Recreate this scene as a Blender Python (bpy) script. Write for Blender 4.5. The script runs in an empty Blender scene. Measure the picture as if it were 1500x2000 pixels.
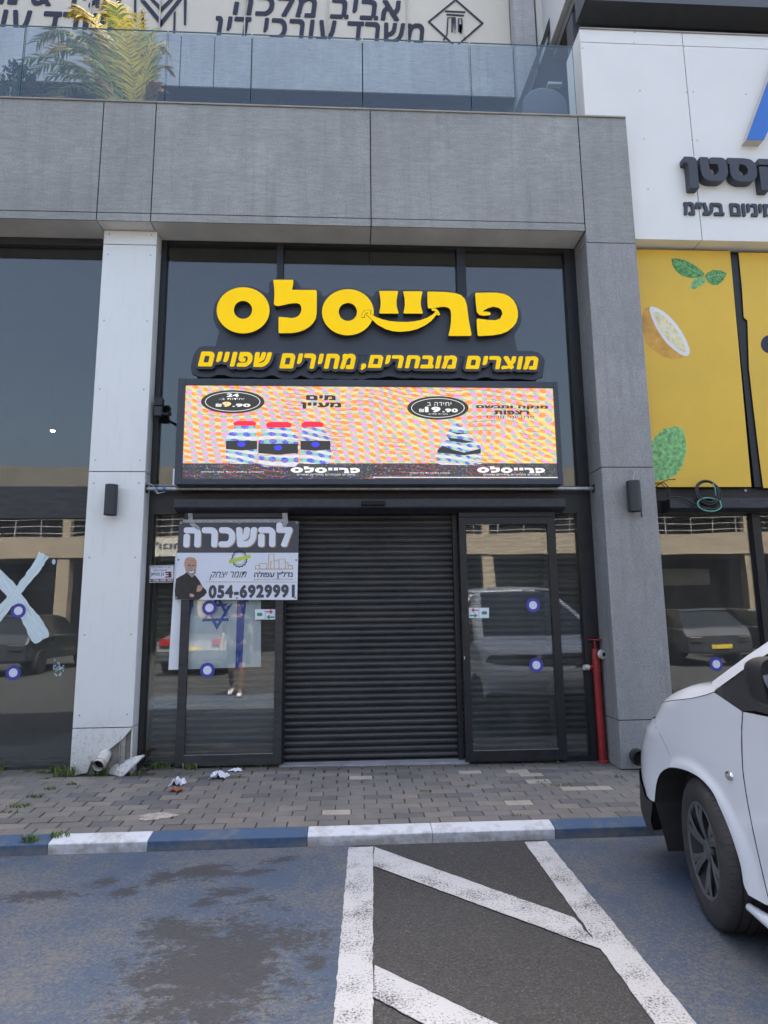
import bpy, bmesh, math, random
import numpy as np
from mathutils import Vector, Matrix
random.seed(7)
SC = bpy.context.scene
COL = SC.collection
PI = math.pi

# ------------------------------------------------------------------ camera, sky, sun, exposure
F_PX, PITCH, YAW, ROLL = 1246.83, 0.160316, 0.0557194, -0.0114868
CAM = Vector((0.0, -5.53, 1.42))
_cp, _sp, _cy, _sy, _cr, _sr = math.cos(PITCH), math.sin(PITCH), math.cos(YAW), math.sin(YAW), math.cos(ROLL), math.sin(ROLL)
FWD = Vector((_sy*_cp, _cy*_cp, _sp)); _rt = Vector((_cy, -_sy, 0)); _up = _rt.cross(FWD)
RGT = _cr*_rt + _sr*_up; UPV = -_sr*_rt + _cr*_up
cam = bpy.data.cameras.new('camera'); camo = bpy.data.objects.new('camera', cam); COL.objects.link(camo)
camo.matrix_world = Matrix(((RGT.x, UPV.x, -FWD.x, CAM.x), (RGT.y, UPV.y, -FWD.y, CAM.y), (RGT.z, UPV.z, -FWD.z, CAM.z), (0, 0, 0, 1)))
cam.sensor_fit = 'VERTICAL'; cam.sensor_height = 24.0; cam.lens = 24.0*F_PX/2000.0
cam.clip_start = 0.05; cam.clip_end = 600
SC.camera = camo
W = bpy.data.worlds.new("World"); SC.world = W; W.use_nodes = True
_n = W.node_tree.nodes; _l = W.node_tree.links
sky = _n.new('ShaderNodeTexSky'); sky.sky_type = 'NISHITA'; sky.sun_disc = False
SUN_EL, SUN_AZ = math.radians(60), math.radians(16)      # azimuth from +y towards +x: the sun stands behind the building
sky.sun_elevation = SUN_EL; sky.sun_rotation = SUN_AZ; sky.air_density = 1.0; sky.dust_density = 8.0; sky.ozone_density = 0.3
_l.new(sky.outputs[0], _n['Background'].inputs[0]); _n['Background'].inputs[1].default_value = 0.12
sun = bpy.data.lights.new('sun', 'SUN'); sun.energy = 5.0; sun.angle = math.radians(0.5); sun.color = (1.0, 0.95, 0.87)
suno = bpy.data.objects.new('sun', sun); COL.objects.link(suno)
_d = Vector((math.sin(SUN_AZ)*math.cos(SUN_EL), math.cos(SUN_AZ)*math.cos(SUN_EL), math.sin(SUN_EL)))
suno.rotation_euler = _d.to_track_quat('Z', 'Y').to_euler()
SC.view_settings.view_transform = 'Standard'; SC.view_settings.look = 'None'; SC.view_settings.gamma = 1.0
SC.view_settings.exposure = 2.27
SC.cycles.max_bounces = 10; SC.cycles.transparent_max_bounces = 16; SC.cycles.use_denoising = True
SC.cycles.caustics_reflective = False; SC.cycles.caustics_refractive = False

# ------------------------------------------------------------------ measuring helpers (survey of the photograph -> metres)
def at(u, v, **k):
    d = FWD + RGT*((u-750)/F_PX) - UPV*((v-1000)/F_PX)
    ax, val = list(k.items())[0]; i = 'xyz'.index(ax)
    return CAM + d*((val-CAM[i])/d[i])
def rect(u0, v0, u1, v1, y):
    um, vm = (u0+u1)/2, (v0+v1)/2
    return at(u0, vm, y=y).x, at(u1, vm, y=y).x, at(um, v1, y=y).z, at(um, v0, y=y).z
def xz(pts, y): return [(p.x, p.z) for p in (at(u, v, y=y) for u, v in pts)]
def crop(pts, ox, oy, s): return [(ox+a/s, oy+b/s) for a, b in pts]

# ------------------------------------------------------------------ materials
MATS = {}
def nt(name):
    m = bpy.data.materials.new(name); m.use_nodes = True; MATS[name] = m
    t = m.node_tree; return m, t, t.nodes, t.links, t.nodes['Principled BSDF']
def noise(n, l, scale, detail=4, rough=.55, vec=None, stretch=None, coord='Object'):
    tc = n.new('ShaderNodeTexCoord'); src = tc.outputs[coord]
    if stretch:
        mp = n.new('ShaderNodeMapping'); mp.inputs['Scale'].default_value = stretch; l.new(src, mp.inputs[0]); src = mp.outputs[0]
    t = n.new('ShaderNodeTexNoise'); t.inputs['Scale'].default_value = scale; t.inputs['Detail'].default_value = detail
    t.inputs['Roughness'].default_value = rough; l.new(src, t.inputs['Vector']); return t.outputs['Fac']
def ramp(n, l, fac, stops):
    r = n.new('ShaderNodeValToRGB'); e = r.color_ramp.elements
    while len(e) < len(stops): e.new(.5)
    for i, (p, c) in enumerate(stops):
        e[i].position = p; e[i].color = (c, c, c, 1) if isinstance(c, (int, float)) else (*c, 1)
    l.new(fac, r.inputs[0]); return r.outputs['Color']
def mixc(n, l, fac, a, b, mode='MIX'):
    m = n.new('ShaderNodeMix'); m.data_type = 'RGBA'; m.blend_type = mode
    if isinstance(fac, (int, float)): m.inputs[0].default_value = fac
    else: l.new(fac, m.inputs[0])
    for i, c in ((6, a), (7, b)):
        if isinstance(c, tuple): m.inputs[i].default_value = (*c[:3], 1)
        else: l.new(c, m.inputs[i])
    return m.outputs[2]
def mth(n, l, op, a, b=0.0, c=0.0):
    m = n.new('ShaderNodeMath'); m.operation = op
    for i, x in enumerate((a, b, c)):
        if isinstance(x, (int, float)): m.inputs[i].default_value = x
        else: l.new(x, m.inputs[i])
    return m.outputs[0]
def bump(n, l, p, h, strength=.2, dist=.01):
    b = n.new('ShaderNodeBump'); b.inputs['Strength'].default_value = strength; b.inputs['Distance'].default_value = dist
    l.new(h, b.inputs['Height']); l.new(b.outputs[0], p.inputs['Normal'])
def mat(name, col, rough=.5, var=.15, scale=8, metal=0, coat=0, stretch=None, bmp=0, spec=None, detail=4):
    if name in MATS: return MATS[name]
    m, t, n, l, p = nt(name)
    f = noise(n, l, scale, detail, stretch=stretch)
    a = tuple(c*(1-var) for c in col); b = tuple(min(1, c*(1+var)) for c in col)
    c = ramp(n, l, f, [(.3, a), (.7, b)]); l.new(c, p.inputs['Base Color'])
    r = mth(n, l, 'MULTIPLY_ADD', f, .25, rough-.12); l.new(r, p.inputs['Roughness'])
    p.inputs['Metallic'].default_value = metal; p.inputs['Coat Weight'].default_value = coat; p.inputs['Coat Roughness'].default_value = .06
    if spec is not None: p.inputs['Specular IOR Level'].default_value = spec
    if bmp: bump(n, l, p, f, bmp)
    return m
def glass(name, tint, refl, wob=.02, rough=0.0, dust=0.0, cool=(.94, .97, 1)):
    m, t, n, l, p = nt(name); n.remove(p)
    tr = n.new('ShaderNodeBsdfTransparent'); tr.inputs[0].default_value = (*tint, 1)
    gl = n.new('ShaderNodeBsdfGlossy'); gl.inputs['Roughness'].default_value = rough; gl.inputs['Color'].default_value = (*cool, 1)
    fr = n.new('ShaderNodeFresnel'); gi = n.new('ShaderNodeNewGeometry'); l.new(mth(n, l, 'MULTIPLY_ADD', gi.outputs['Backfacing'], 1/1.5-1.5, 1.5), fr.inputs[0])
    fac = mth(n, l, 'MULTIPLY_ADD', fr.outputs[0], 1.0, refl); fac = mth(n, l, 'MINIMUM', fac, .95)
    mx = n.new('ShaderNodeMixShader'); l.new(fac, mx.inputs[0]); l.new(tr.outputs[0], mx.inputs[1]); l.new(gl.outputs[0], mx.inputs[2])
    f = noise(n, l, 1.3, 1); b = n.new('ShaderNodeBump'); b.inputs['Strength'].default_value = wob; b.inputs['Distance'].default_value = .05
    l.new(f, b.inputs['Height']); l.new(b.outputs[0], gl.inputs['Normal'])
    out = mx.outputs[0]
    if dust:
        df = n.new('ShaderNodeBsdfDiffuse'); df.inputs[0].default_value = (.42, .40, .36, 1); mz = n.new('ShaderNodeMixShader')
        dn = noise(n, l, 3, 5, .65, stretch=(1.5, 1.5, .5)); ds = noise(n, l, 60, 3, .7)
        l.new(mth(n, l, 'ADD', mth(n, l, 'MULTIPLY', ramp(n, l, dn, [(.3, .4), (.75, 1.6)]), dust), mth(n, l, 'MULTIPLY', ramp(n, l, ds, [(.66, 0), (.70, 1)]), dust*1.5)), mz.inputs[0]); l.new(out, mz.inputs[1]); l.new(df.outputs[0], mz.inputs[2]); out = mz.outputs[0]
    l.new(out, n['Material Output'].inputs[0]); return m
def emit(name, col, s):
    m, t, n, l, p = nt(name); p.inputs['Base Color'].default_value = (*[c*.2 for c in col], 1)
    p.inputs['Emission Color'].default_value = (*col, 1); p.inputs['Emission Strength'].default_value = s; return m

def tile_mat(name, base, streak=(1.5, 1.5, 9), amt=.16):
    m, t, n, l, p = nt(name)
    a = noise(n, l, 5, 8, .7, stretch=streak)                       # fine brushed grain of the porcelain slab
    b = noise(n, l, 1.1, 4, .6)                                     # broad clouding
    c = noise(n, l, 2.2, 3, .5, stretch=(3.5, 3.5, .35))            # water runs
    g = noise(n, l, 60, 3, .6)
    k = mth(n, l, 'MULTIPLY_ADD', a, amt*5.0, 1-amt*2.5)
    k = mth(n, l, 'MULTIPLY', k, mth(n, l, 'MULTIPLY_ADD', b, amt*3.2, 1-amt*1.6))
    k = mth(n, l, 'MULTIPLY', k, mth(n, l, 'MULTIPLY_ADD', c, amt*1.8, 1-amt*.9))
    k = mth(n, l, 'MULTIPLY', k, mth(n, l, 'MULTIPLY_ADD', g, .8, .6))
    gi = n.new('ShaderNodeNewGeometry'); k = mth(n, l, 'MULTIPLY', k, mth(n, l, 'MULTIPLY_ADD', gi.outputs['Random Per Island'], .10, .95))
    dr = noise(n, l, 3.2, 5, .6, stretch=(5, 5, .22)); k = mth(n, l, 'MULTIPLY', k, ramp(n, l, dr, [(.53, 1.0), (.70, .86)]))
    bl = noise(n, l, 1.7, 6, .7); k = mth(n, l, 'MULTIPLY', k, ramp(n, l, bl, [(.54, 1.0), (.66, 1.14)]))
    col = mixc(n, l, 1.0, base, k, 'MULTIPLY')
    l.new(col, p.inputs['Base Color']); p.inputs['Roughness'].default_value = .55
    bump(n, l, p, a, .08, .004); return m
tile_mat('tile_grey', (.285, .29, .272))
tile_mat('tile_pillar', (.285, .29, .283), (5, 5, 2.5), .12)
tile_mat('tile_far', (.42, .42, .425))
def panel_mat(name, base, dirt_top):
    m, t, n, l, p = nt(name)
    tc = n.new('ShaderNodeTexCoord'); sp = n.new('ShaderNodeSeparateXYZ'); geo = n.new('ShaderNodeNewGeometry'); l.new(geo.outputs['Position'], sp.inputs[0])
    a = noise(n, l, 1.2, 4, .6); d = noise(n, l, 42, 3, .7); s = noise(n, l, 6, 4, .6, stretch=(4, 4, .5))
    col = mixc(n, l, ramp(n, l, a, [(.35, 0), (.75, .5)]), base, tuple(c*.9 for c in base))
    col = mixc(n, l, ramp(n, l, s, [(.55, 0), (.85, .25)]), col, (.55, .5, .42))
    zf = n.new('ShaderNodeMapRange'); zf.inputs[1].default_value = dirt_top*.8; zf.inputs[2].default_value = .1; l.new(sp.outputs[2], zf.inputs[0])
    sp2 = mth(n, l, 'MULTIPLY', ramp(n, l, d, [(.545, 0), (.60, 1)]), mth(n, l, 'POWER', zf.outputs[0], 1.6))    # splashed mud specks
    col = mixc(n, l, mth(n, l, 'MULTIPLY', sp2, .6), col, (.12, .10, .085))
    sm = mth(n, l, 'MULTIPLY', mth(n, l, 'POWER', zf.outputs[0], 1.9), mth(n, l, 'MULTIPLY_ADD', s, .9, .1))
    col = mixc(n, l, mth(n, l, 'MULTIPLY', sm, .8), col, (.25, .22, .18))
    l.new(col, p.inputs['Base Color']); p.inputs['Roughness'].default_value = .38; return m
panel_mat('white_panel', (.80, .82, .79), .95)
mat('white_clad', (.80, .80, .76), .4, .03, 1.5)
mat('black_alu', (.018, .019, .021), .4, .25, 12, spec=.4)
mat('black_alu_dusty', (.03, .031, .033), .5, .45, 6, stretch=(1, 1, 6))
mat('black_gap', (.008, .008, .009), .8)
mat('roller', (.022, .027, .036), .42, .3, 30, bmp=.05)
mat('interior', (.035, .036, .038), .8, .4, 2)
mat('interior_wall', (.14, .145, .14), .8, .2, 1)
mat('concrete', (.28, .26, .23), .9, .3, 10, bmp=.4)
mat('soffit', (.62, .61, .58), .6, .12, 3)
mat('coping', (.33, .30, .26), .5, .15, 5)
mat('galv', (.42, .43, .43), .42, .2, 25, metal=.75)
mat('tape_blue', (.05, .17, .45), .5)
mat('threshold', (.42, .44, .46), .5, .15, 10, metal=.5)
m_y = mat('yellow_face', (.92, .60, .004), .42, .04, 3); m_y.node_tree.nodes['Principled BSDF'].inputs['Emission Color'].default_value = (1, .60, .004, 1); m_y.node_tree.nodes['Principled BSDF'].inputs['Emission Strength'].default_value = .07; m_y.node_tree.nodes['Principled BSDF'].inputs['Specular IOR Level'].default_value = .15   # weak emission added to lift the yellow of the faces
mat('sign_side', (.045, .05, .06), .5, .1, 6)
mat('sign_plate', (.040, .048, .063), .45, .1, 4)
mat('sign_raise', (.046, .052, .066), .45, .1, 4)
mat('outline_black', (.01, .01, .01), .6)
mat('navy_print', (.018, .022, .05), .6, .08)
mat('poster', (.72, .67, .57), .6, .05, .8)
mat('grey_print', (.068, .068, .08), .55, .06)
mat('white_print', (.74, .77, .84), .5, .03, 2)
mat('letter_white', (.80, .83, .90), .5, .02)
mat('tan_print', (.46, .36, .22), .5)
mat('gold_print', (.55, .36, .10), .45, .35, 25)
mat('lime_print', (.55, .66, .08), .5)
mat('skin_print', (.52, .31, .21), .6, .15, 60)
mat('beard_print', (.33, .28, .25), .6, .3, 80)
mat('shirt_print', (.032, .028, .024), .6, .35, 25)
mat('maroon_print', (.13, .012, .02), .5)
mat('red_print', (.45, .03, .04), .5)
mat('green_print', (.05, .28, .07), .5)
mat('sticker_blue', (.055, .055, .33), .5, .08)
mat('sticker_white', (.70, .76, .84), .5, .03)
mat('clear_tape', (.34, .35, .36), .35, .25, 40)
mat('flag_cloth', (.84, .88, .90), .8, .06, 6)
mat('flag_blue', (.04, .09, .48), .8, .1, 6)
mat('lamp_body', (.028, .031, .037), .45, .1, 20)
mat('red_paint', (.30, .022, .025), .42, .25, 14, bmp=.05)
mat('brass', (.72, .70, .64), .4, .2, 30, metal=.25)
mat('rubber', (.040, .037, .036), .78, .3, 18, bmp=.08)
mat('liner', (.026, .025, .025), .9, .3, 15)
mat('van_paint', (.76, .79, .82), .34, .02, 2, coat=1.0)
mat('van_black', (.028, .028, .03), .55, .15, 40, bmp=.03)
mat('hubcap', (.105, .107, .113), .5, .18, 12, metal=.2)
mat('seam', (.03, .03, .035), .7)
mat('chrome', (.7, .7, .7), .15, .02, metal=1)
mat('pvc', (.55, .53, .48), .6, .3, 12)
mat('pipe_in', (.01, .01, .01), .9)
mat('weed', (.085, .15, .03), .7, .4, 14)
mat('weed_dry', (.22, .20, .07), .7, .3, 14)
mat('palm_green', (.27, .33, .04), .55, .35, 6)
mat('palm_yellow', (.68, .50, .03), .55, .3, 6)
mat('palm_brown', (.55, .34, .12), .6, .3, 6)
mat('palm_stem', (.50, .40, .13), .6, .3, 9)
mat('leaf_dark', (.03, .06, .022), .6, .4, 9)
def brush_mat(name, ang):
    m, t, n, l, p = nt(name); tc = n.new('ShaderNodeTexCoord'); mp = n.new('ShaderNodeMapping'); mp.inputs['Rotation'].default_value = (0, ang, 0); l.new(tc.outputs['Object'], mp.inputs[0])
    m2 = n.new('ShaderNodeMapping'); m2.inputs['Scale'].default_value = (1.2, 1, 34); l.new(mp.outputs[0], m2.inputs[0])
    t1 = n.new('ShaderNodeTexNoise'); t1.inputs['Scale'].default_value = 2.4; t1.inputs['Detail'].default_value = 4; l.new(m2.outputs[0], t1.inputs['Vector'])
    l.new(ramp(n, l, t1.outputs['Fac'], [(.3, (.50, .64, .66)), (.6, (.72, .82, .83))]), p.inputs['Base Color']); p.inputs['Roughness'].default_value = .6
    tr = n.new('ShaderNodeBsdfTransparent'); mx = n.new('ShaderNodeMixShader'); l.new(ramp(n, l, t1.outputs['Fac'], [(.60, 0), (.70, .85)]), mx.inputs[0]); l.new(p.outputs[0], mx.inputs[1]); l.new(tr.outputs[0], mx.inputs[2]); l.new(mx.outputs[0], n['Material Output'].inputs[0])
brush_mat('paint_brush_down', math.radians(-53)); brush_mat('paint_brush_up', math.radians(53)); mat('paint_cyan', (.50, .66, .70), .6, .18, 18)
mat('blue_sign', (.025, .16, .55), .4, .04)
mat('navy_letter', (.04, .046, .06), .45, .08)
mat('sign_return', (.56, .52, .46), .5, .06)
mat('cable', (.012, .012, .013), .5)
mat('cable_green', (.10, .36, .28), .5)
mat('wire_grey', (.5, .5, .5), .5)
mat('leaf_print', (.085, .30, .075), .5, .6, 22)
mat('leaf_print_light', (.20, .48, .17), .5, .55, 26)
mat('vein_print', (.26, .46, .22), .5, .2)
mat('lemon_rind', (.62, .33, .05), .5, .4, 4.5)
mat('lemon_pith', (.80, .80, .80), .5, .03)
mat('lemon_flesh', (.85, .72, .38), .5, .3, 12)
mat('paper', (.72, .73, .78), .8, .08, 30)
mat('food', (.35, .12, .04), .8, .4, 40)
mat('cream_stone', (.36, .30, .22), .85, .15, 2, stretch=(.4, .4, 5))
mat('dark_shop', (.05, .05, .052), .7, .4, .5)
mat('sign_cream', (.6, .58, .52), .6)
mat('car_dark', (.035, .04, .05), .3, .05, 2, coat=1)
mat('car_silver', (.10, .105, .11), .3, .05, 2, coat=1)
mat('car_glass', (.02, .025, .03), .08, .05)
mat('lamp_red', (.4, .01, .01), .3)
mat('plate_yellow', (.75, .55, .05), .5)
mat('shop_ceiling', (.16, .16, .155), .8, .2, 1)
mat('chair_grey', (.10, .11, .125), .6, .1)
mat('pot', (.12, .12, .12), .7)
glass('glass_shop', (.88, .905, .90), .03, .035, dust=.045)
glass('glass_top', (.70, .74, .74), .04, .03, dust=.012, cool=(1, .98, .93))
glass('glass_rail', (.88, .92, .92), .01, .006)
mat('glass_edge', (.10, .22, .24), .2)
emit('bulb', (1.0, .97, .9), 6.0)

def road_mat(name, kind):
    m, t, n, l, p = nt(name)
    v = n.new('ShaderNodeTexVoronoi'); v.inputs['Scale'].default_value = 120; tc = n.new('ShaderNodeTexCoord'); l.new(tc.outputs['Object'], v.inputs['Vector'])
    ag = ramp(n, l, v.outputs['Color'], [(0, .55), (.5, .9), (.8, 1.2), (1, 2.0)])
    f1 = noise(n, l, .9, 5, .6); f2 = noise(n, l, 45, 4, .75); f3 = noise(n, l, 3.2, 6, .65)
    asp = mixc(n, l, 1.0, mixc(n, l, ramp(n, l, f1, [(.3, 0), (.7, 1)]), (.044, .044, .043), (.060, .059, .057)), ag, 'MULTIPLY')
    h = mth(n, l, 'ADD', mth(n, l, 'MULTIPLY', v.outputs['Distance'], 1.0), f2)
    col = asp
    sv_ = n.new('ShaderNodeSeparateColor'); l.new(v.outputs['Color'], sv_.inputs[0]); n_sep = sv_.outputs[0]
    if kind == 'blue':
        pale = mixc(n, l, f2, (.095, .092, .086), (.20, .188, .168))                           # dust on worn aggregate
        wear = mth(n, l, 'ADD', mth(n, l, 'MULTIPLY', f3, .62), mth(n, l, 'MULTIPLY', f2, .62))
        wear = mth(n, l, 'ADD', wear, mth(n, l, 'MULTIPLY_ADD', f1, .55, -.27))
        wear = mth(n, l, 'ADD', wear, mth(n, l, 'MULTIPLY_ADD', n_sep, .22, -.11))
        blue = mixc(n, l, f2, (.034, .062, .108), (.070, .105, .162))
        blue = mixc(n, l, mth(n, l, 'MULTIPLY', f3, .5), blue, (.095, .108, .125))
        col = mixc(n, l, ramp(n, l, wear, [(.575, 0), (.75, .85)]), blue, pale)
        gp_ = n.new('ShaderNodeNewGeometry'); sp = n.new('ShaderNodeSeparateXYZ'); l.new(gp_.outputs['Position'], sp.inputs[0])
        tot = None                                                                          # oil spots with a shape of their own
        for (cx, cy, rx, ry, s) in STAINS:
            dx = mth(n, l, 'DIVIDE', mth(n, l, 'SUBTRACT', sp.outputs[0], cx), rx); dy = mth(n, l, 'DIVIDE', mth(n, l, 'SUBTRACT', sp.outputs[1], cy), ry)
            d = mth(n, l, 'SQRT', mth(n, l, 'ADD', mth(n, l, 'MULTIPLY', dx, dx), mth(n, l, 'MULTIPLY', dy, dy)))
            k = mth(n, l, 'MULTIPLY', mth(n, l, 'MAXIMUM', mth(n, l, 'SUBTRACT', 1.0, d), 0.0), s)
            tot = k if tot is None else mth(n, l, 'MAXIMUM', tot, k)
        fs = noise(n, l, 7, 9, .78, stretch=(1, 1.7, 1)); fg = noise(n, l, 30, 5, .8)
        st = mth(n, l, 'ADD', tot, mth(n, l, 'MULTIPLY_ADD', fs, 3.6, -2.05)); st = mth(n, l, 'ADD', st, mth(n, l, 'MULTIPLY_ADD', fg, 2.2, -1.1))
        st = mth(n, l, 'MULTIPLY', ramp(n, l, st, [(.15, 0), (.40, 1)]), mth(n, l, 'GREATER_THAN', tot, .001))
        col = mixc(n, l, mth(n, l, 'MULTIPLY', st, .9), col, mixc(n, l, f2, (.030, .031, .034), (.060, .060, .062)))
    l.new(col, p.inputs['Base Color']); p.inputs['Roughness'].default_value = .85
    bump(n, l, p, h, .55, .006); return m
STAINS = []
for (u, v, ru, rv, s) in [(420, 1890, 190, 110, 1.0), (330, 1820, 70, 30, 1.0), (400, 1705, 75, 16, 1.1), (320, 1715, 34, 15, 1.05), (450, 1742, 60, 12, .8), (500, 1705, 60, 9, .8), (395, 1765, 40, 10, .8), (560, 1840, 110, 35, .7),
                          (80, 1750, 110, 12, .85), (240, 1745, 32, 13, .95), (200, 1725, 32, 11, .9), (560, 1680, 70, 8, .6), (500, 1760, 60, 15, .45), (620, 1890, 40, 30, .6), (420, 1980, 130, 40, .8)]:
    c = at(u, v, z=0); STAINS.append((c.x, c.y, abs(at(u+ru, v, z=0).x-c.x)*1.25, abs(at(u, v-rv, z=0).y-c.y)*1.35, s*1.25))
road_mat('asphalt', 'plain'); road_mat('blue_bay', 'blue')
def line_mat():
    m, t, n, l, p = nt('line_paint')
    a = noise(n, l, 95, 5, .7); b = noise(n, l, 5, 4, .6)
    w = mth(n, l, 'ADD', mth(n, l, 'MULTIPLY', a, .74), mth(n, l, 'MULTIPLY', b, .42))
    f = ramp(n, l, w, [(.585, 0), (.70, 1)])
    c = mixc(n, l, noise(n, l, 3, 3), (.42, .43, .44), (.55, .55, .545))
    col = mixc(n, l, f, c, (.075, .072, .07)); l.new(col, p.inputs['Base Color']); p.inputs['Roughness'].default_value = .8
    bump(n, l, p, a, .4, .004)
    tr = n.new('ShaderNodeBsdfTransparent'); mx = n.new('ShaderNodeMixShader')      # flaked away right through to the asphalt
    l.new(ramp(n, l, w, [(.695, 0), (.702, 1)]), mx.inputs[0]); l.new(p.outputs[0], mx.inputs[1]); l.new(tr.outputs[0], mx.inputs[2]); l.new(mx.outputs[0], n['Material Output'].inputs[0])
line_mat()
def kerb_mat(name, paint, worn):
    m, t, n, l, p = nt(name)
    a = noise(n, l, 14, 6, .7); b = noise(n, l, 3, 4, .6, stretch=(1, 1, 3)); geo = n.new('ShaderNodeNewGeometry'); sp = n.new('ShaderNodeSeparateXYZ'); l.new(geo.outputs['Position'], sp.inputs[0])
    zf = n.new('ShaderNodeMapRange'); zf.inputs[1].default_value = .075; zf.inputs[2].default_value = .02; l.new(sp.outputs[2], zf.inputs[0])
    w = mth(n, l, 'ADD', mth(n, l, 'MULTIPLY', a, .55), mth(n, l, 'MULTIPLY', b, .45)); w = mth(n, l, 'MULTIPLY_ADD', zf.outputs[0], .13, w)
    col = mixc(n, l, ramp(n, l, w, [(.50, 0), (.68, .85)]), paint, worn); l.new(col, p.inputs['Base Color']); p.inputs['Roughness'].default_value = .8
    bump(n, l, p, a, .35, .004)
kerb_mat('kerb_white', (.62, .64, .66), (.30, .27, .23)); kerb_mat('kerb_blue', (.055, .10, .175), (.17, .165, .155))
def paver(name, c):
    m, t, n, l, p = nt(name)
    a = noise(n, l, 90, 4, .7); b = noise(n, l, 1.4, 4, .6); d = noise(n, l, 5, 4, .6)
    k = mth(n, l, 'MULTIPLY', mth(n, l, 'MULTIPLY_ADD', a, .7, .65), mth(n, l, 'MULTIPLY_ADD', b, .7, .65)); k = mth(n, l, 'MULTIPLY', k, mth(n, l, 'MULTIPLY_ADD', d, .4, .8))
    gq = n.new('ShaderNodeNewGeometry'); wet = None
    for (u, v, rx, ry) in ((300, 1516, .50, .15), (430, 1520, .28, .07), (170, 1512, .35, .10)):      # damp soil washed out of the drain pipe
        q = at(u, v, z=.13); vm = n.new('ShaderNodeVectorMath'); vm.operation = 'SUBTRACT'; l.new(gq.outputs['Position'], vm.inputs[0]); vm.inputs[1].default_value = (q.x, q.y, .13)
        v2 = n.new('ShaderNodeVectorMath'); v2.operation = 'DIVIDE'; l.new(vm.outputs[0], v2.inputs[0]); v2.inputs[1].default_value = (rx, ry, 1); v3 = n.new('ShaderNodeVectorMath'); v3.operation = 'LENGTH'; l.new(v2.outputs[0], v3.inputs[0])
        w_ = mth(n, l, 'MAXIMUM', mth(n, l, 'SUBTRACT', 1.0, v3.outputs['Value']), 0.0); wet = w_ if wet is None else mth(n, l, 'MAXIMUM', wet, w_)
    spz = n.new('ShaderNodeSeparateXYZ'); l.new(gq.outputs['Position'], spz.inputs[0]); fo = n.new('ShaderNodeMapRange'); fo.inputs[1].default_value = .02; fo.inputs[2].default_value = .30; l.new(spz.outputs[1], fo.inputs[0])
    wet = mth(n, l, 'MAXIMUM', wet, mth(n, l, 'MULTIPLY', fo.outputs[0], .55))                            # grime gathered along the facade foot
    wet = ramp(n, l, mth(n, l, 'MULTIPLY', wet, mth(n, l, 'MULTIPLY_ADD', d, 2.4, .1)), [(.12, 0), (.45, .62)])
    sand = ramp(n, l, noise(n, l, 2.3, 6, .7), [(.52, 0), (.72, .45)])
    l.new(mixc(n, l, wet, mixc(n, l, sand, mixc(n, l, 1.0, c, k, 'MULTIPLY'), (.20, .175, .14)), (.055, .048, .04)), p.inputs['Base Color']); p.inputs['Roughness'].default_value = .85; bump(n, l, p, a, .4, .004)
paver('paver_grey', (.185, .172, .155)); paver('paver_dark', (.135, .13, .125)); paver('paver_warm', (.225, .20, .17)); paver('paver_pale', (.40, .36, .29))
paver('joint_soil', (.045, .04, .034))
def led_mat(name, c1, c2, c3, c4, c5, s):
    m, t, n, l, p = nt(name)
    tc = n.new('ShaderNodeTexCoord')
    nz = n.new('ShaderNodeTexNoise'); nz.inputs['Scale'].default_value = 1.4; nz.inputs['Detail'].default_value = 1; l.new(tc.outputs['Object'], nz.inputs['Vector'])
    vm = n.new('ShaderNodeVectorMath'); vm.operation = 'MULTIPLY_ADD'; vm.inputs[1].default_value = (.34, 0, .22); l.new(nz.outputs['Color'], vm.inputs[0]); l.new(tc.outputs['Object'], vm.inputs[2])
    def wave(rot, sc):
        mp = n.new('ShaderNodeMapping'); mp.inputs['Rotation'].default_value = (0, rot, 0); l.new(vm.outputs[0], mp.inputs[0])
        w = n.new('ShaderNodeTexWave'); w.inputs['Scale'].default_value = sc; w.inputs['Distortion'].default_value = 0; l.new(mp.outputs[0], w.inputs['Vector']); return w.outputs['Fac']
    a = wave(.12, 3.1); b = wave(PI/2-.16, 5.0); c = wave(.9, 4.4); d = wave(PI/2-.14, 5.0)
    inv = lambda q: mth(n, l, 'SUBTRACT', 1.0, q)
    big = noise(n, l, 1.1, 1); soft = lambda f, lo, hi, m_: ramp(n, l, f, [(lo, 0), (hi, m_)])
    col = mixc(n, l, soft(mth(n, l, 'MULTIPLY', inv(a), b), .18, .45, 1.0), c1, c3)
    col = mixc(n, l, soft(mth(n, l, 'MULTIPLY', inv(a), inv(b)), .22, .50, .9), col, c4)
    col = mixc(n, l, soft(mth(n, l, 'MULTIPLY', a, b), .22, .50, 1.0), col, c2)
    col = mixc(n, l, mth(n, l, 'MULTIPLY', soft(c, .55, .9, .8), soft(big, .40, .62, 1.0)), col, c5)
    rl = wave(PI/2-.11, 8.2); g = noise(n, l, 120, 2)
    col = mixc(n, l, mth(n, l, 'MULTIPLY', ramp(n, l, rl, [(.90, 0), (.97, .9)]), soft(noise(n, l, 3.0, 1), .48, .60, 1.0)), col, (.50, .02, .015))
    col = mixc(n, l, ramp(n, l, g, [(.46, 0), (.64, .40)]), col, c5)
    g2 = noise(n, l, 85, 3, .8); col = mixc(n, l, ramp(n, l, g2, [(.55, 0), (.68, .75)]), col, c4); col = mixc(n, l, ramp(n, l, g2, [(.30, .75), (.42, 0)]), col, (.85, .85, .80))
    p.inputs['Base Color'].default_value = (.02, .02, .02, 1); l.new(col, p.inputs['Emission Color']); p.inputs['Emission Strength'].default_value = s; p.inputs['Roughness'].default_value = .5
    return m
LED_S = .27
led_mat('led_field', (.60, .60, .52), (1.0, .22, .004), (.80, .24, .84), (.26, .46, .42), (.92, .66, .04), LED_S)
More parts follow.
